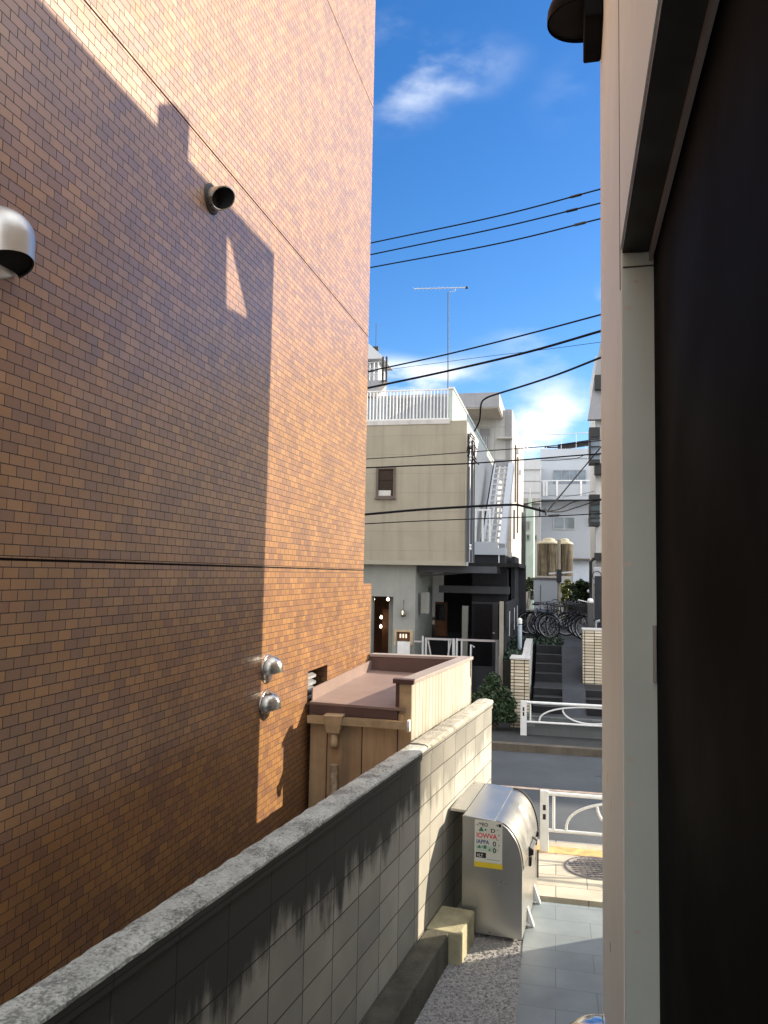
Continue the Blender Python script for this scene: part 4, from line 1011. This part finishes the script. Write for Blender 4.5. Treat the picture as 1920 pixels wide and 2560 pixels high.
# ------------------------------------------------------------------ bicycles
def make_bike():
    t = thing('bicycle', '', 'bicycle', (0, 0, 0), 'bicycles parked at the top of the steps')
    X = lambda x, y, z: Vector((x, y, z))
    for x in (-.53, .53):
        wq = MB().ring(X(x, 0, .33), (0, 1, 0), .315, .019).build('wheel', tyre_m, t)
        MB().ring(X(x, 0, .33), (0, 1, 0), .288, .010, 24, 6).build('rim', galv, wq)
        q = MB()
        for k in range(12): q.tube([X(x, 0, .33), X(x + .288 * math.cos(k * .5236), 0, .33 + .288 * math.sin(k * .5236))], .003, 4)
        q.build('spoke', galv, wq)
        q = MB(); n = 14; vs = []
        for i in range(n):
            a = R(20 + 150 * i / (n - 1)) if x > 0 else R(10 + 165 * i / (n - 1))
            for y in (-.028, .028): vs.append(X(x + .352 * math.cos(a), y, .33 + .352 * math.sin(a)))
            for y in (.028, -.028): vs.append(X(x + .36 * math.cos(a), y, .33 + .36 * math.sin(a)))
        q.add(vs, [(i * 4 + k, i * 4 + (k + 1) % 4, (i + 1) * 4 + (k + 1) % 4, (i + 1) * 4 + k) for i in range(n - 1) for k in range(4)])
        q.build('mudguard', fender_m, t)
    q = MB(); bb = X(-.08, 0, .29); stp = X(-.2, 0, .78); hd = X(.36, 0, .82); hl = X(.40, 0, .62)
    for a, b in ((bb, stp), (bb, hl), (X(-.14, 0, .52), X(.375, 0, .74)), (hd, hl)): q.tube([a, b], .016, 8)
    for y in (-.045, .045):
        q.tube([bb, X(-.53, y, .33)], .010, 6); q.tube([X(-.17, 0, .66), X(-.53, y, .33)], .009, 6); q.tube([hl, X(.41, y, .60), X(.53, y, .33)], .011, 6)
    q.build('frame', bikeframe, t)
    MB().tube([stp, X(-.215, 0, .86)], .012, 6).build('seat_post', galv, t)
    q = MB(); pr = [(-.13, .075), (-.09, .085), (0, .05), (.12, .02), (.14, .012)]
    vs = [X(-.21 + a, s_ * w_, .87 + z_) for a, w_ in pr for s_, z_ in ((-1, 0), (1, 0), (.7, .045), (-.7, .045))]
    q.add(vs, [(i * 4 + k, i * 4 + (k + 1) % 4, (i + 1) * 4 + (k + 1) % 4, (i + 1) * 4 + k) for i in range(4) for k in range(4)] + [(0, 1, 2, 3), (19, 18, 17, 16)])
    q.build('saddle', saddle_m, t, bevel=.01)
    q = MB().tube([hd, X(.335, 0, .98)], .013, 6); q.tube([X(.16, -.28, .98), X(.26, -.26, .99), X(.335, -.1, .98), X(.335, .1, .98), X(.26, .26, .99), X(.16, .28, .98)], .011, 6); q.build('handlebar', bikeframe, t)
    q = MB(); b0, b1 = [X(.44 + x, y, .70) for x, y in ((0, -.12), (.2, -.12), (.2, .12), (0, .12))], [X(.42 + x, y, .92) for x, y in ((0, -.16), (.27, -.16), (.27, .16), (0, .16))]
    q.add(b0, [(0, 1, 2, 3)])
    for k in range(4):
        a, b, c, d = b0[k], b0[(k + 1) % 4], b1[(k + 1) % 4], b1[k]
        for f in (0, .2, .4, .6, .8): q.tube([a.lerp(b, f), d.lerp(c, f)], .005, 4)
        for f in (0, .33, .66, 1): q.tube([a.lerp(d, f), b.lerp(c, f)], .005, 4)
    q.build('basket', rubber, t)
    q = MB(); q.box(-.72, -.3, -.06, .06, .70, .715, 0); q.build('rack', bikeframe, t)
    q = MB().lathe([(.085, -.006), (.09, 0), (.085, .006)], bb, (0, 1, 0), 20).tube([bb + X(0, .03, 0), bb + X(.12, .05, -.11)], .009, 5).tube([bb - X(0, .03, 0), bb + X(-.12, -.05, .11)], .009, 5); q.build('crank', rubber, t)
    MB().tube([X(-.5, .06, .33), X(-.58, .17, .01)], .010, 5).build('kickstand', galv, t)
    return t
bike = make_bike()
spots = [(1420, 1593, 21.4, -38, 'nearest parked bicycle, its wheel and pale mudguard facing the steps'), (1410, 1586, 22.0, -36, 'second parked bicycle, just behind the nearest one'),
         (1402, 1580, 22.6, -33, 'third parked bicycle in the middle of the row'), (1368, 1576, 22.9, -12, 'parked bicycle in front of the white shed, nearly side on'),
         (1358, 1578, 22.2, -70, 'parked bicycle at the dark fence, turned end on'), (1396, 1572, 23.3, -30, 'rearmost parked bicycle by the tank pole')]
for i, (x, y, v, a, lb) in enumerate(spots):
    o = bike if i == 0 else copy_tree(bike)
    p = on_v(x, y, v); o.location = (p.x, p.y, ZP + .006); o.rotation_euler = (R(6), 0, R(a)); o['label'] = lb

# ------------------------------------------------------------------ storage shed, tanks, pole, shrubs
a0, a1, z0, z1 = rect(1334, 1448, 1393, 1560, 27)
t = thing('storage_shed', 'plain pale grey storage shed behind the bicycles', 'shed', (*fr(a0, 27, 0).xy, ZP))
MB().box(a0, a1, 27, 28.2, ZP - .02, z1).build('wall', far_white2, t)
MB().box(a0 - .04, a1 + .04, 26.94, 28.24, z1 + .001, z1 + .05).build('roof', winframe, t)
MB().box(a0 + .22, a0 + .24, 26.97, 26.999, ZP + .6, z1 - .2).build('door_seam', winframe, t)
VT = 32
p0 = on_v(1372, 1440, VT); p1 = on_v(1411, 1440, VT + .5)
zt0, ztt = p0.z, on_v(1372, 1360, VT).z
tp = thing('tank_platform', 'grimy concrete platform carrying the two old water tanks', 'platform', (*p0.xy, ZP))
a0, a1, z0, z1 = rect(1337, 1436, 1428, 1447, VT - .55)
MB().box(a0, a1, VT - .55, VT + 1.2, z0, zt0 - .002).build('slab', conc_lt, tp)
for uu in (a0 + .05, a1 - .2):
    for v in (VT - .5, VT + 1.0): MB().box(uu, uu + .14, v, v + .14, ZP - .1, z0 - .001).build('leg', concrete, tp)
for (p, rr_, lb) in ((p0, .46, 'larger rust streaked beige water tank on the platform, left of the pole'), (p1, .34, 'smaller rust streaked beige water tank on the platform, right of the pole')):
    t = thing('water_tank', lb, 'water tank', p, 'old water tanks')
    n = 36; q = MB(); h = ztt - zt0; vs = []
    for z in (0, h):
        for k in range(n * 2):
            r_ = rr_ * (1.0 if k % 4 < 2 else .965); a = math.pi * k / n
            vs.append(Vector((p.x + r_ * math.cos(a), p.y + r_ * math.sin(a), p.z + z)))
    m2 = n * 2; q.add(vs, [(k, (k + 1) % m2, m2 + (k + 1) % m2, m2 + k) for k in range(m2)] + [list(range(m2))])
    q.build('shell', tank_m, t)
    MB().lathe([(rr_ * 1.03, h + .001), (rr_ * 1.03, h + .04), (rr_ * .8, h + .10), (rr_ * .55, h + .13), (rr_ * .5, h + .2), (rr_ * .25, h + .24), (.001, h + .25)], p, n=24).build('lid', tanktop_m, t)
pp = on_v(1397.5, 1500, 25.5); ztp = Zv(1399, 1350, 25.5)
t = thing('utility_pole', 'slim grey pole with a crossbar in front of the water tanks', 'pole', (pp.x, pp.y, ZP))
MB().tube([Vector((pp.x, pp.y, ZP)), Vector((pp.x, pp.y, ztp))], .055, 12).build('shaft', mat('tan_pole_paint', (.26, .23, .18), .7, var=.15), t)
MB().bar(on_v(1372, 1434, 25.42), on_v(1450, 1429, 25.42), .05).build('crossbar', galv, t)
MB().box(pp.dot(E1) - .08, pp.dot(E1) + .08, 25.32, 25.44, ZP + 1.5, ZP + 1.9).build('box', darkwall, t)
def shrub(label, x0, y0, x1, y1, v, n, m, seed, size=.09):
    a0, a1, z0, z1 = rect(x0, y0, x1, y1, v); r = random.Random(seed)
    cs = []
    for _ in range(26):
        rr_ = min(.42, (a1 - a0) * r.uniform(.22, .34)); f = r.random()
        cs.append((fr(r.uniform(a0 + rr_ * .5, a1 - rr_ * .5), v + r.uniform(-.3, .5), z0 + .1 + (z1 - z0 - rr_ * .8) * f), (rr_, rr_ * r.uniform(.7, 1.0))))
    b = fr((a0 + a1) / 2, v, ZP - .05)
    return bush('shrub', label, 'shrub', cs, n, size, m, b, seed, 'shrubs behind the bicycles')
shrub('sunlit yellow-green shrub under the smaller water tank', 1400, 1450, 1430, 1530, 30.5, 3200, leaf_yl, 41)
shrub('large dark green shrub behind the bicycles, right of the yellow-green one', 1424, 1456, 1476, 1545, 29.5, 7500, leaf_dk, 42)
shrub('small dark hedge at the end of the dark fence', 1303, 1447, 1336, 1500, 33.5, 3000, leaf_dk, 43)

# ------------------------------------------------------------------ white houses at the back
VW = 48.0
fb_ = thing('white_house', 'white apartment house with a balcony at the end of the path', 'building', (*on_v(1420, 1500, VW).xy, ZP))
a0, a1, z0, z1 = rect(1352, 1127, 1492, 1500, VW)
MB().box(a0, a1 + 4, VW, VW + 10, ZP - .1, z1).build('wall', far_white2, fb_)
MB().box(a0 - .05, a1 + 4, VW - .06, VW - .002, Zv(1420, 1146, VW), z1 + .12).build('parapet', far_white2, fb_)
def window(par, x0, y0, x1, y1, v, pane, frame=white_m, split=1, name='window'):
    a0, a1, z0, z1 = rect(x0, y0, x1, y1, v); f = .05
    q = MB().box(a0, a1, v - .06, v - .002, z0, z0 + f).box(a0, a1, v - .06, v - .002, z1 - f, z1).box(a0, a0 + f, v - .06, v - .002, z0 + f, z1 - f).box(a1 - f, a1, v - .06, v - .002, z0 + f, z1 - f)
    for k in range(1, split):
        c = a0 + (a1 - a0) * k / split; q.box(c - .03, c + .03, v - .06, v - .002, z0 + f, z1 - f)
    w = q.build(name, frame, par)
    MB().box(a0 + f, a1 - f, v - .03, v - .003, z0 + f, z1 - f).build('pane', pane, w)
    return w
window(fb_, 1383, 1175, 1465, 1211, VW, glass_bl, greyface, 4)
window(fb_, 1383, 1292, 1438, 1324, VW, glass_bl, far_white, 2)
window(fb_, 1467, 1292, 1482, 1313, VW, glass_bl, far_white, 1)
a0, a1, z0, z1 = rect(1353, 1200, 1492, 1240, VW - 1)
bal = MB().box(a0, a1, VW - 1, VW - .061, z0 - .2, z0).build('balcony', far_white2, fb_)
MB().box(a0, a1, VW - 1.0, VW - .94, z1 - .06, z1).build('handrail', white_m, bal)
MB().box(a0, a1, VW - .98, VW - .95, z0 + .05, z1 - .25).build('panel', far_white2, bal)
for k, x in enumerate((1357, 1364, 1390, 1450)):
    c = U(x, 1220, VW - 1); MB().box(c, c + .12, VW - 1.03, VW - .99, z0, z1 - .061).build('post', white_m, bal)
a0, a1, z0, z1 = rect(1432, 1401, 1476, 1470, VW)
MB().box(a0, a1, VW - .05, VW - .003, ZP, z1).build('garage_door', mat('pale_blue_shutter', (.55, .61, .70), .7, var=.05), fb_)
MB().box(a0 - .1, a1 + .2, VW - .5, VW - .003, z1 + .001, z1 + .1).build('canopy', winframe, fb_)
q = MB(); a0, a1, z0, z1 = rect(1366, 1086, 1492, 1128, VW + 1)
q.tube([fr(a0, VW + 1, z0), fr(a0, VW + 1, z1), fr(a1, VW + 1, z1 + .1)], .035, 6)
for k in range(1, 4): q.tube([fr(a0 + k * .9, VW + 1, z0), fr(a0 + k * .9, VW + 1, z1 + .03)], .02, 5)
q.build('roof_rail', galv, fb_)
q = MB(); p, p2 = on_v(1398, 1118, VW + 2), on_v(1480, 1106, VW + 1.2)
q.bar(p, p2, .5, .28); q.bar(p - E1 * .9 - Vector((0, 0, .0)), p, .1, .08)
t = thing('solar_panel', 'dark rooftop panel on the white apartment house', 'panel', p - Vector((0, 0, .5)))
q.build('panel_row', blackm, t)
q = MB()
for f in (.2, .5, .8):
    m = p.lerp(p2, f); q.tube([m, Vector((m.x, m.y, Zv(1420, 1127, VW)))], .03, 5)
q.build('strut', galv, t)
lb_ = thing('white_house', 'lower white house with a grey balcony, left of the apartment house', 'building', (*on_v(1330, 1500, VW - 3).xy, ZP))
a0, a1, z0, z1 = rect(1290, 1152, 1351, 1500, VW - 3)
MB().box(a0 - 3, a1, VW - 3, VW + 6, ZP - .1, z1).build('wall', far_white, lb_)
MB().box(a0 - 3, a1 + .04, VW - 3.1, VW - 3.002, Zv(1320, 1174, VW - 3), z1 + .05).build('parapet', far_white, lb_)
q = MB()
for y in (1204, 1233): q.box(a0 - 3, a1, VW - 3.02, VW - 3.0015, Zv(1320, y, VW - 3), Zv(1320, y, VW - 3) + .04)
q.build('joint_line', greyface, lb_)
MB().box(a0 - 3, a1 + .0, VW - 4, VW - 3.11, Zv(1320, 1262, VW - 3), Zv(1320, 1250, VW - 3)).build('ledge', concrete, lb_)
window(lb_, 1336, 1338, 1342, 1350, VW - 3, glass_gr, greyface, 1)
gt = thing('green_annexe', 'narrow pale green annexe with dark green windows beside the water tanks', 'building', (*on_v(1322, 1450, 40).xy, ZP))
a0, a1, z0, z1 = rect(1314, 1272, 1334, 1450, 40)
MB().box(a0, a1, 40, 42, ZP - .1, z1).build('wall', palegreen, gt)
MB().box(a0 + .12, a1 - .14, 40.2, 40.6, z1 + .001, Zv(1324, 1243, 40)).build('cap', palegreen, gt)
MB().tube([fr((a0 + a1) / 2, 40.4, z1), fr((a0 + a1) / 2, 40.4, Zv(1324, 1217, 40))], .015, 5).build('rod', galv, gt)
window(gt, 1314.5, 1303, 1325, 1325, 40, glass_gr, greyface, 2); window(gt, 1315, 1336, 1325, 1351, 40, glass_gr, greyface, 1)
a0, a1, z0, z1 = rect(1296, 1280, 1313, 1455, 41)
solo('white_annexe', MB().box(a0 - .4, a1, 41, 44, ZP - .1, z1), concp_m, 'bright white wall between the concrete building and the green annexe', 'building')

# ------------------------------------------------------------------ house on the right of the path
VR = 25.6
ur = U(1489, 1300, VR)
rb = thing('grey_house', 'grey house at the right end of the steps with dark window boxes', 'building', (*fr(ur + 3, VR + 2, 0).xy, ZP))
MB().box(ur, ur + 24, VR, VR + 4.2, -.1, 10.2).build('wall', conc_lt, rb)
q = MB().prism([fr(ur - .25, VR - .3, 8.1), fr(ur + 3, VR - .3, 8.1), fr(ur + 3, VR - .3, 10.6), fr(ur + .15, VR - .3, 10.6)], E2 * .28); q.build('gable_end', greyface, rb)
for (x0, y0, x1, y1, bars) in ((1473, 1068, 1500, 1158, 0), (1473, 1236, 1500, 1314, 1)):
    a0, a1, z0, z1 = rect(x0, y0, x1, y1, VR - .6)
    wq = MB().box(a0, a1, VR - .6, VR - .002, z0, z0 + .12).box(a0, a1, VR - .6, VR - .002, z1 - .3, z1).box(a0, a0 + .05, VR - .6, VR - .002, z0 + .12, z1 - .3).build('window_box', rubber, rb)
    MB().box(a0 + .055, a1, VR - .5, VR - .003, z0 + .125, z1 - .305).build('pane', glass_bl if not bars else glass_dk, wq)
    q = MB()
    for k in range(1, 4): q.box(a0 + .05, a1, VR - .595, VR - .57, z0 + (z1 - z0) * k / 4.5, z0 + (z1 - z0) * k / 4.5 + .04)
    q.build('bar', rubber, wq)
for (y0, y1) in ((937, 973), (1158, 1184), (1382, 1400)):
    a0, a1, z0, z1 = rect(1487, y0, 1500, y1, VR - .5)
    MB().box(a0, a1 + .3, VR - .5, VR - .002, z0, z1).build('awning', rubber, rb)
q = MB().tube([on_v(1476, 1520, VR - .3), on_v(1477, 1405, VR - .3), on_v(1483, 1398, VR - .3), on_v(1492, 1396, VR - .2)], .05, 8); q.build('drain_pipe', rubber, rb)
a0, a1, z0, z1 = rect(1483, 1418, 1502, 1460, VR - 1.2)
t = thing('air_conditioner', 'white outdoor air conditioner unit on the grey house wall', 'air conditioner', (*fr(a0, VR - 1.2, 0).xy, z0))
MB().box(a0, a1, VR - 1.2, VR - .6, z0, z1).build('case', far_white, t, bevel=.02)
c = fr((a0 + a1) / 2, VR - 1.202, (z0 + z1) / 2); MB().ring(c, E2, .13, .012, 20, 6).build('fan_guard', rubber, t)
MB().bar(fr(a0 + .05, VR - .9, z0 - .03), fr(a0 + .05, VR, z0 - .03), .04).build('bracket', galv, t)
a0, a1, z0, z1 = rect(1469, 1508, 1484, 1582, 19.6)
t = thing('gate_pillar', 'dark grey gate pillar behind the right cream pier with a white cap', 'pillar', (*fr(a0, 19.6, 0).xy, z0))
MB().box(a0, a1, 19.6, 19.8, z0 - .4, z1).build('shaft', mat('charcoal_paint', (.05, .05, .053), .5, var=.15), t)
MB().lathe([(.001, 0), (.075, 0), (.08, .05), (.06, .10), (.001, .12)], fr((a0 + a1) / 2, 19.7, z1 + .001), n=14).build('cap', white_m, t)
MB().tube([fr(a0, 19.7, z1 + .02), fr(a0 - .22, 19.7, z1 + .07)], .012, 6).build('arm', white_m, t)
p = on_v(1496, 1530, 19.9)
t = thing('drain_bend', 'grey pipe bend rising behind the right cream pier', 'pipe', (p.x, p.y, qz1))
MB().tube([on_v(1489, 1584, 19.9), on_v(1489, 1560, 19.9), on_v(1491, 1554, 19.9), on_v(1500, 1552, 19.9)], .035, 8).build('pipe', galv, t)
solo('side_wall', MB().box(U(1487, 1500, 20.6), U(1487, 1500, 20.6) + 4, 20.6, 20.75, ZP - .1, Zv(1495, 1440, 20.6)), darkwall, 'dark wall at the right edge behind the cream pier', 'wall')

# ------------------------------------------------------------------ tower on the skyline at left
VTW = 62
p = on_v(930, 990, VTW)
tw = thing('rooftop_tower', 'white rooftop tower with an antenna gallery, on the skyline beside the tiled building', 'tower', (p.x, p.y, Zv(930, 1100, VTW)))
a0, a1, z0, z1 = rect(890, 905, 945, 1080, VTW)
MB().box(a0, a1, VTW, VTW + 3, -.1, z1).build('shaft', far_white, tw)
MB().box(a0 - 2, a0 + (a1 - a0) * .62, VTW - .4, VTW - .002, z0, z1 - .1).build('grey_front', greyface, tw)
q = MB().prism([fr(a0 - 2, VTW - .9, z1), fr(a1 + .6, VTW - .9, z1), fr(a1 + .35, VTW - .9, z1 + .35), fr(a1 - .6, VTW - .9, z1 + 1.25), fr(a0 - 2, VTW - .9, z1 + 1.5)], E2 * 4); q.build('roof', far_white, tw)
zg = Zv(950, 958, VTW)
q = MB().prism([fr(a1 - .6, VTW - 1, zg - 1.3), fr(a1 - .3, VTW - 1, zg - 1.3), fr(a1 + .9, VTW - 1, zg), fr(a1 - 1.2, VTW - 1, zg)], E2 * 1.0); q.build('gallery', greyface, tw)
q = MB()
for k in range(7): q.tube([fr(a1 - 1.2 + k * .35, VTW - 1, zg), fr(a1 - 1.2 + k * .35, VTW - 1, zg + 1.5)], .035, 5)
for dz in (.5, 1.0, 1.5): q.tube([fr(a1 - 1.2, VTW - 1, zg + dz), fr(a1 + .9, VTW - 1, zg + dz)], .03, 5)
q.build('gallery_rail', galv, tw)
q = MB().tube([fr(a1 - .2, VTW - .3, z1 + .9), fr(a1 - .2, VTW - .3, z1 + 3.2)], .025, 5).box(a1 - .45, a1 + .05, VTW - .5, VTW - .1, z1 + .85, z1 + 1.15)
q.build('aerial', rubber, tw)
q = MB()
for k in (0, 1): q.box(a1 + .55 + k * .3, a1 + .7 + k * .3, VTW - 1.2, VTW - 1.05, zg - .2, zg + 1.9)
q.build('antenna_panel', rubber, tw)

# ------------------------------------------------------------------ cables
def wire(label, pts, r, group='overhead cables', sag=0.0, extend=(0, 0), deco=None):
    ps = [on_v(x, y, v) for x, y, v in pts]
    if extend[0]: ps = [ps[0] + (ps[0] - ps[1]).normalized() * extend[0]] + ps
    if extend[1]: ps = ps + [ps[-1] + (ps[-1] - ps[-2]).normalized() * extend[1]]
    out = []
    for i in range(len(ps) - 1):                                  # Catmull-Rom through the points
        p0, p1, p2, p3 = ps[max(i - 1, 0)], ps[i], ps[i + 1], ps[min(i + 2, len(ps) - 1)]
        for k in range(10):
            t = k / 10
            out.append(.5 * ((2 * p1) + (p2 - p0) * t + (2 * p0 - 5 * p1 + 4 * p2 - p3) * t * t + (3 * p1 - p0 - 3 * p2 + p3) * t ** 3))
    out.append(ps[-1])
    q = MB().tube(out, r, 6)
    o = solo('power_cable', q, wire_m, label, 'cable', group)
    if deco:
        for x, y, v in deco:
            c = on_v(x, y, v); d = (ps[-1] - ps[-2]).normalized()
            s = MB().tube([c - d * .12, c - d * .09, c + d * .09, c + d * .12], [.016, .025, .025, .016], 8)
            s.build('splice', rubber, o, Vector(o.location))
    return o
wire('uppermost of the three parallel cables in the blue sky', [(920, 609, 15.5), (1245, 540, 14.2), (1504, 472, 13.2)], .013, extend=(6, 1.2), deco=[(1440, 489.5, 13.45)])
wire('middle of the three parallel cables in the blue sky', [(920, 638, 15.5), (1245, 570, 14.2), (1504, 507, 13.2)], .013, extend=(6, 1.2), deco=[(1430, 525.5, 13.5)])
wire('lowest of the three parallel cables in the blue sky', [(920, 670, 15.5), (1245, 609, 14.2), (1504, 546, 13.2)], .013, extend=(6, 1.2), deco=[(1450, 559.5, 13.4)])
wire('upper of the two slanting cables crossing the antenna mast', [(915, 930, 15.5), (1121, 885, 14.8), (1320, 835, 14.1), (1504, 786, 13.2)], .015, extend=(6, 1.2))
wire('thick lower slanting cable crossing the antenna mast', [(915, 971, 15.5), (1121, 927, 14.8), (1320, 880, 14.1), (1504, 827, 13.2)], .022, extend=(6, 1.2))
wire('hair thin faint cable between the two slanting cables', [(1015, 918, 22), (1210, 892, 20.5), (1345, 876, 19.5), (1504, 855, 18)], .006, extend=(12, 1.5))
wire('drop cable curving down to the corner of the beige building', [(1504, 893, 14), (1400, 934, 15.2), (1320, 961, 16), (1249, 983, 16.8), (1216, 995, 17.2), (1203, 1010, 17.5), (1199, 1050, 17.7), (1186, 1078, 17.85)], .02, extend=(1.2, 0))
wire('thin cable across the upper beige wall, over the window', [(905, 1148, 17), (1040, 1140, 17), (1189, 1129, 17), (1300, 1121, 17), (1395, 1113, 17), (1504, 1101, 17)], .010, extend=(5, 1.5))
wire('cable just over the top of the small brown window', [(903, 1170, 16.8), (1040, 1164, 16.8), (1167, 1159, 16.8), (1300, 1150, 16.8), (1400, 1142, 16.8), (1504, 1134, 16.8)], .016, extend=(5, 1.5))
wire('thick bundled cable across the middle of the beige wall', [(903, 1287, 16.6), (1040, 1275, 16.6), (1165, 1267, 16.6), (1277, 1262, 16.6), (1310, 1266, 16.6), (1362, 1279, 16.6)], .028, extend=(5, 0))
wire('lowest cable across the beige wall', [(903, 1310, 16.6), (1040, 1303, 16.6), (1167, 1298, 16.6), (1381, 1290, 16.6), (1504, 1284, 16.6)], .012, extend=(5, 1.5), deco=[(1385, 1289, 16.6)])
wire('steep cable slanting from the upper window box to the cable joint', [(1476, 1149, 20), (1420, 1216, 18.4), (1364, 1284, 16.6)], .016, extend=(3, 0))
wire('cable from the joint rising to the lower window box', [(1364, 1279, 16.6), (1400, 1272, 17.5), (1436, 1254, 18.6), (1476, 1250, 20)], .013, extend=(0, 3))
wire('sagging cable from the joint to the right edge', [(1364, 1279, 16.6), (1405, 1279, 17.5), (1440, 1269, 18.6), (1476, 1257, 20)], .013, extend=(0, 3))
wire('cable from the white annexe to the lower window box', [(1310, 1261, 24), (1345, 1254, 23), (1399, 1252, 22), (1476, 1251, 20.5)], .015, extend=(0, 3))
wire('thin cable in front of the apartment house balcony', [(1352, 1152, 22), (1400, 1150, 21.5), (1440, 1146, 21), (1460, 1138, 20.5)], .009)
wire('faint cable below the apartment house balcony', [(1405, 1243, 30), (1450, 1236, 28), (1504, 1224, 26)], .008, extend=(0, 3))
p = on_v(1350, 1284, 16.6)
solo('cable_joint', MB().tube([on_v(1349.5, 1268, 16.6), on_v(1349.5, 1291, 16.6)], .016, 6).ring(on_v(1363, 1276, 16.6), E2, .03, .008, 16, 5).tube([on_v(1364, 1276, 16.6), on_v(1365, 1288, 16.6)], .022, 6), rubber, 'black cable joint where the slanting cables meet', 'cable joint')

# ------------------------------------------------------------------ light, sky, camera
sd = Vector((Sdir.x * math.cos(EL), Sdir.y * math.cos(EL), math.sin(EL)))
sun = bpy.data.lights.new('sun', 'SUN'); sun.energy = 4.9; sun.angle = R(.53); sun.color = (1, .85, .645)
so = bpy.data.objects.new('sun', sun); COL.objects.link(so); so.rotation_euler = sd.to_track_quat('Z', 'Y').to_euler(); so.location = (20, 10, 30)
wd = bpy.data.worlds.new('World'); S.world = wd; wd.use_nodes = True
nt = wd.node_tree; bg_ = nt.nodes['Background']
sky = N(nt, 'ShaderNodeTexSky'); sky.sky_type = 'NISHITA'; sky.sun_disc = False
sky.sun_elevation = EL; sky.sun_rotation = math.atan2(Sdir.x, Sdir.y)
sky.altitude = 0; sky.air_density = 1.0; sky.dust_density = .3; sky.ozone_density = 3.0
hs = N(nt, 'ShaderNodeHueSaturation'); hs.inputs['Saturation'].default_value = 1.30; hs.inputs['Hue'].default_value = .508; hs.inputs['Value'].default_value = .92
L(nt, sky.outputs[0], hs.inputs['Color'])
tc = nt.nodes.new('ShaderNodeTexCoord').outputs['Generated']
mpn = nt.nodes.new('ShaderNodeMapping'); mpn.inputs['Scale'].default_value = (1, 1, 2.2); mpn.inputs['Rotation'].default_value = (0, R(-14), 0); mpn.inputs['Location'].default_value = (.375, .17, .065); L(nt, tc, mpn.inputs[0])
wisp = noise(nt, mpn.outputs[0], 7.0, 8, .52)
wisp = mp(nt, wisp, .42, .78, .0, 1, True)
acc = None
for (x, y, r_, k, zz) in ((965, 235, .08, .5, 1.2), (1030, 205, .085, .5, 1.6), (1110, 175, .09, .6, 2.4), (1170, 150, .09, .25, 2.0), (1450, 850, .12, .5, 1.5), (1350, 890, .12, .42, 1.8), (1490, 790, .09, .6, 1.2), (1010, 958, .10, 2.2, 2.6), (930, 985, .12, 1.9, 2.0), (1140, 965, .08, .9, 1.6),
                          (1390, 1020, .10, .7, 2.2), (1290, 1020, .12, .55, 2.4), (1440, 1060, .09, .6, 2.2), (1400, 1105, .12, 1.7, 2.8), (1330, 1135, .08, 2.0, 2.4), (985, 60, .05, .4, .7), (1490, 250, .09, .25, 1.5), (1300, 1075, .10, .5, 3)):
    d = ray(x, y).normalized()
    s = nt.nodes.new('ShaderNodeVectorMath'); s.operation = 'SUBTRACT'; L(nt, tc, s.inputs[0]); s.inputs[1].default_value = d
    m = nt.nodes.new('ShaderNodeVectorMath'); m.operation = 'MULTIPLY'; L(nt, s.outputs[0], m.inputs[0]); m.inputs[1].default_value = (1, 1, zz)
    l = nt.nodes.new('ShaderNodeVectorMath'); l.operation = 'LENGTH'; L(nt, m.outputs[0], l.inputs[0])
    b = mp(nt, l.outputs['Value'], r_, 0, 0, k, True)
    acc = b if acc is None else mth(nt, 'ADD', acc, b)
# unseen bright cloud added all round outside the view to fill the shade
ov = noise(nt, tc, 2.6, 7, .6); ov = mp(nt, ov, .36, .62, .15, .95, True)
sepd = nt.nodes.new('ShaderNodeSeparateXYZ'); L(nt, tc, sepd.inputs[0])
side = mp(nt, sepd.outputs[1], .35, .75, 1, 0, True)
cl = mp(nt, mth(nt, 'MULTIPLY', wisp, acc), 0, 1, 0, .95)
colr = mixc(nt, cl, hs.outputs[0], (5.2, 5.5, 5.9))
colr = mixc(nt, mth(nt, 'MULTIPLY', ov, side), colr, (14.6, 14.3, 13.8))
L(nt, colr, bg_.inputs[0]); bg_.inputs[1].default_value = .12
cam = bpy.data.cameras.new('camera'); co = bpy.data.objects.new('camera', cam); COL.objects.link(co)
cam.sensor_fit = 'HORIZONTAL'; cam.sensor_width = 24; cam.lens = 24 * F / 1920; cam.clip_start = .05; cam.clip_end = 3000
co.matrix_world = Matrix.Translation((0, 0, CZ)) @ Matrix.Rotation(R(90) + PITCH, 4, 'X') @ Matrix.Rotation(ROLL, 4, 'Z')
S.camera = co
S.view_settings.view_transform = 'Standard'; S.view_settings.look = 'None'; S.view_settings.exposure = 1.0; S.view_settings.gamma = 1
S.render.resolution_x = 768; S.render.resolution_y = 1024
S.cycles.max_bounces = 8
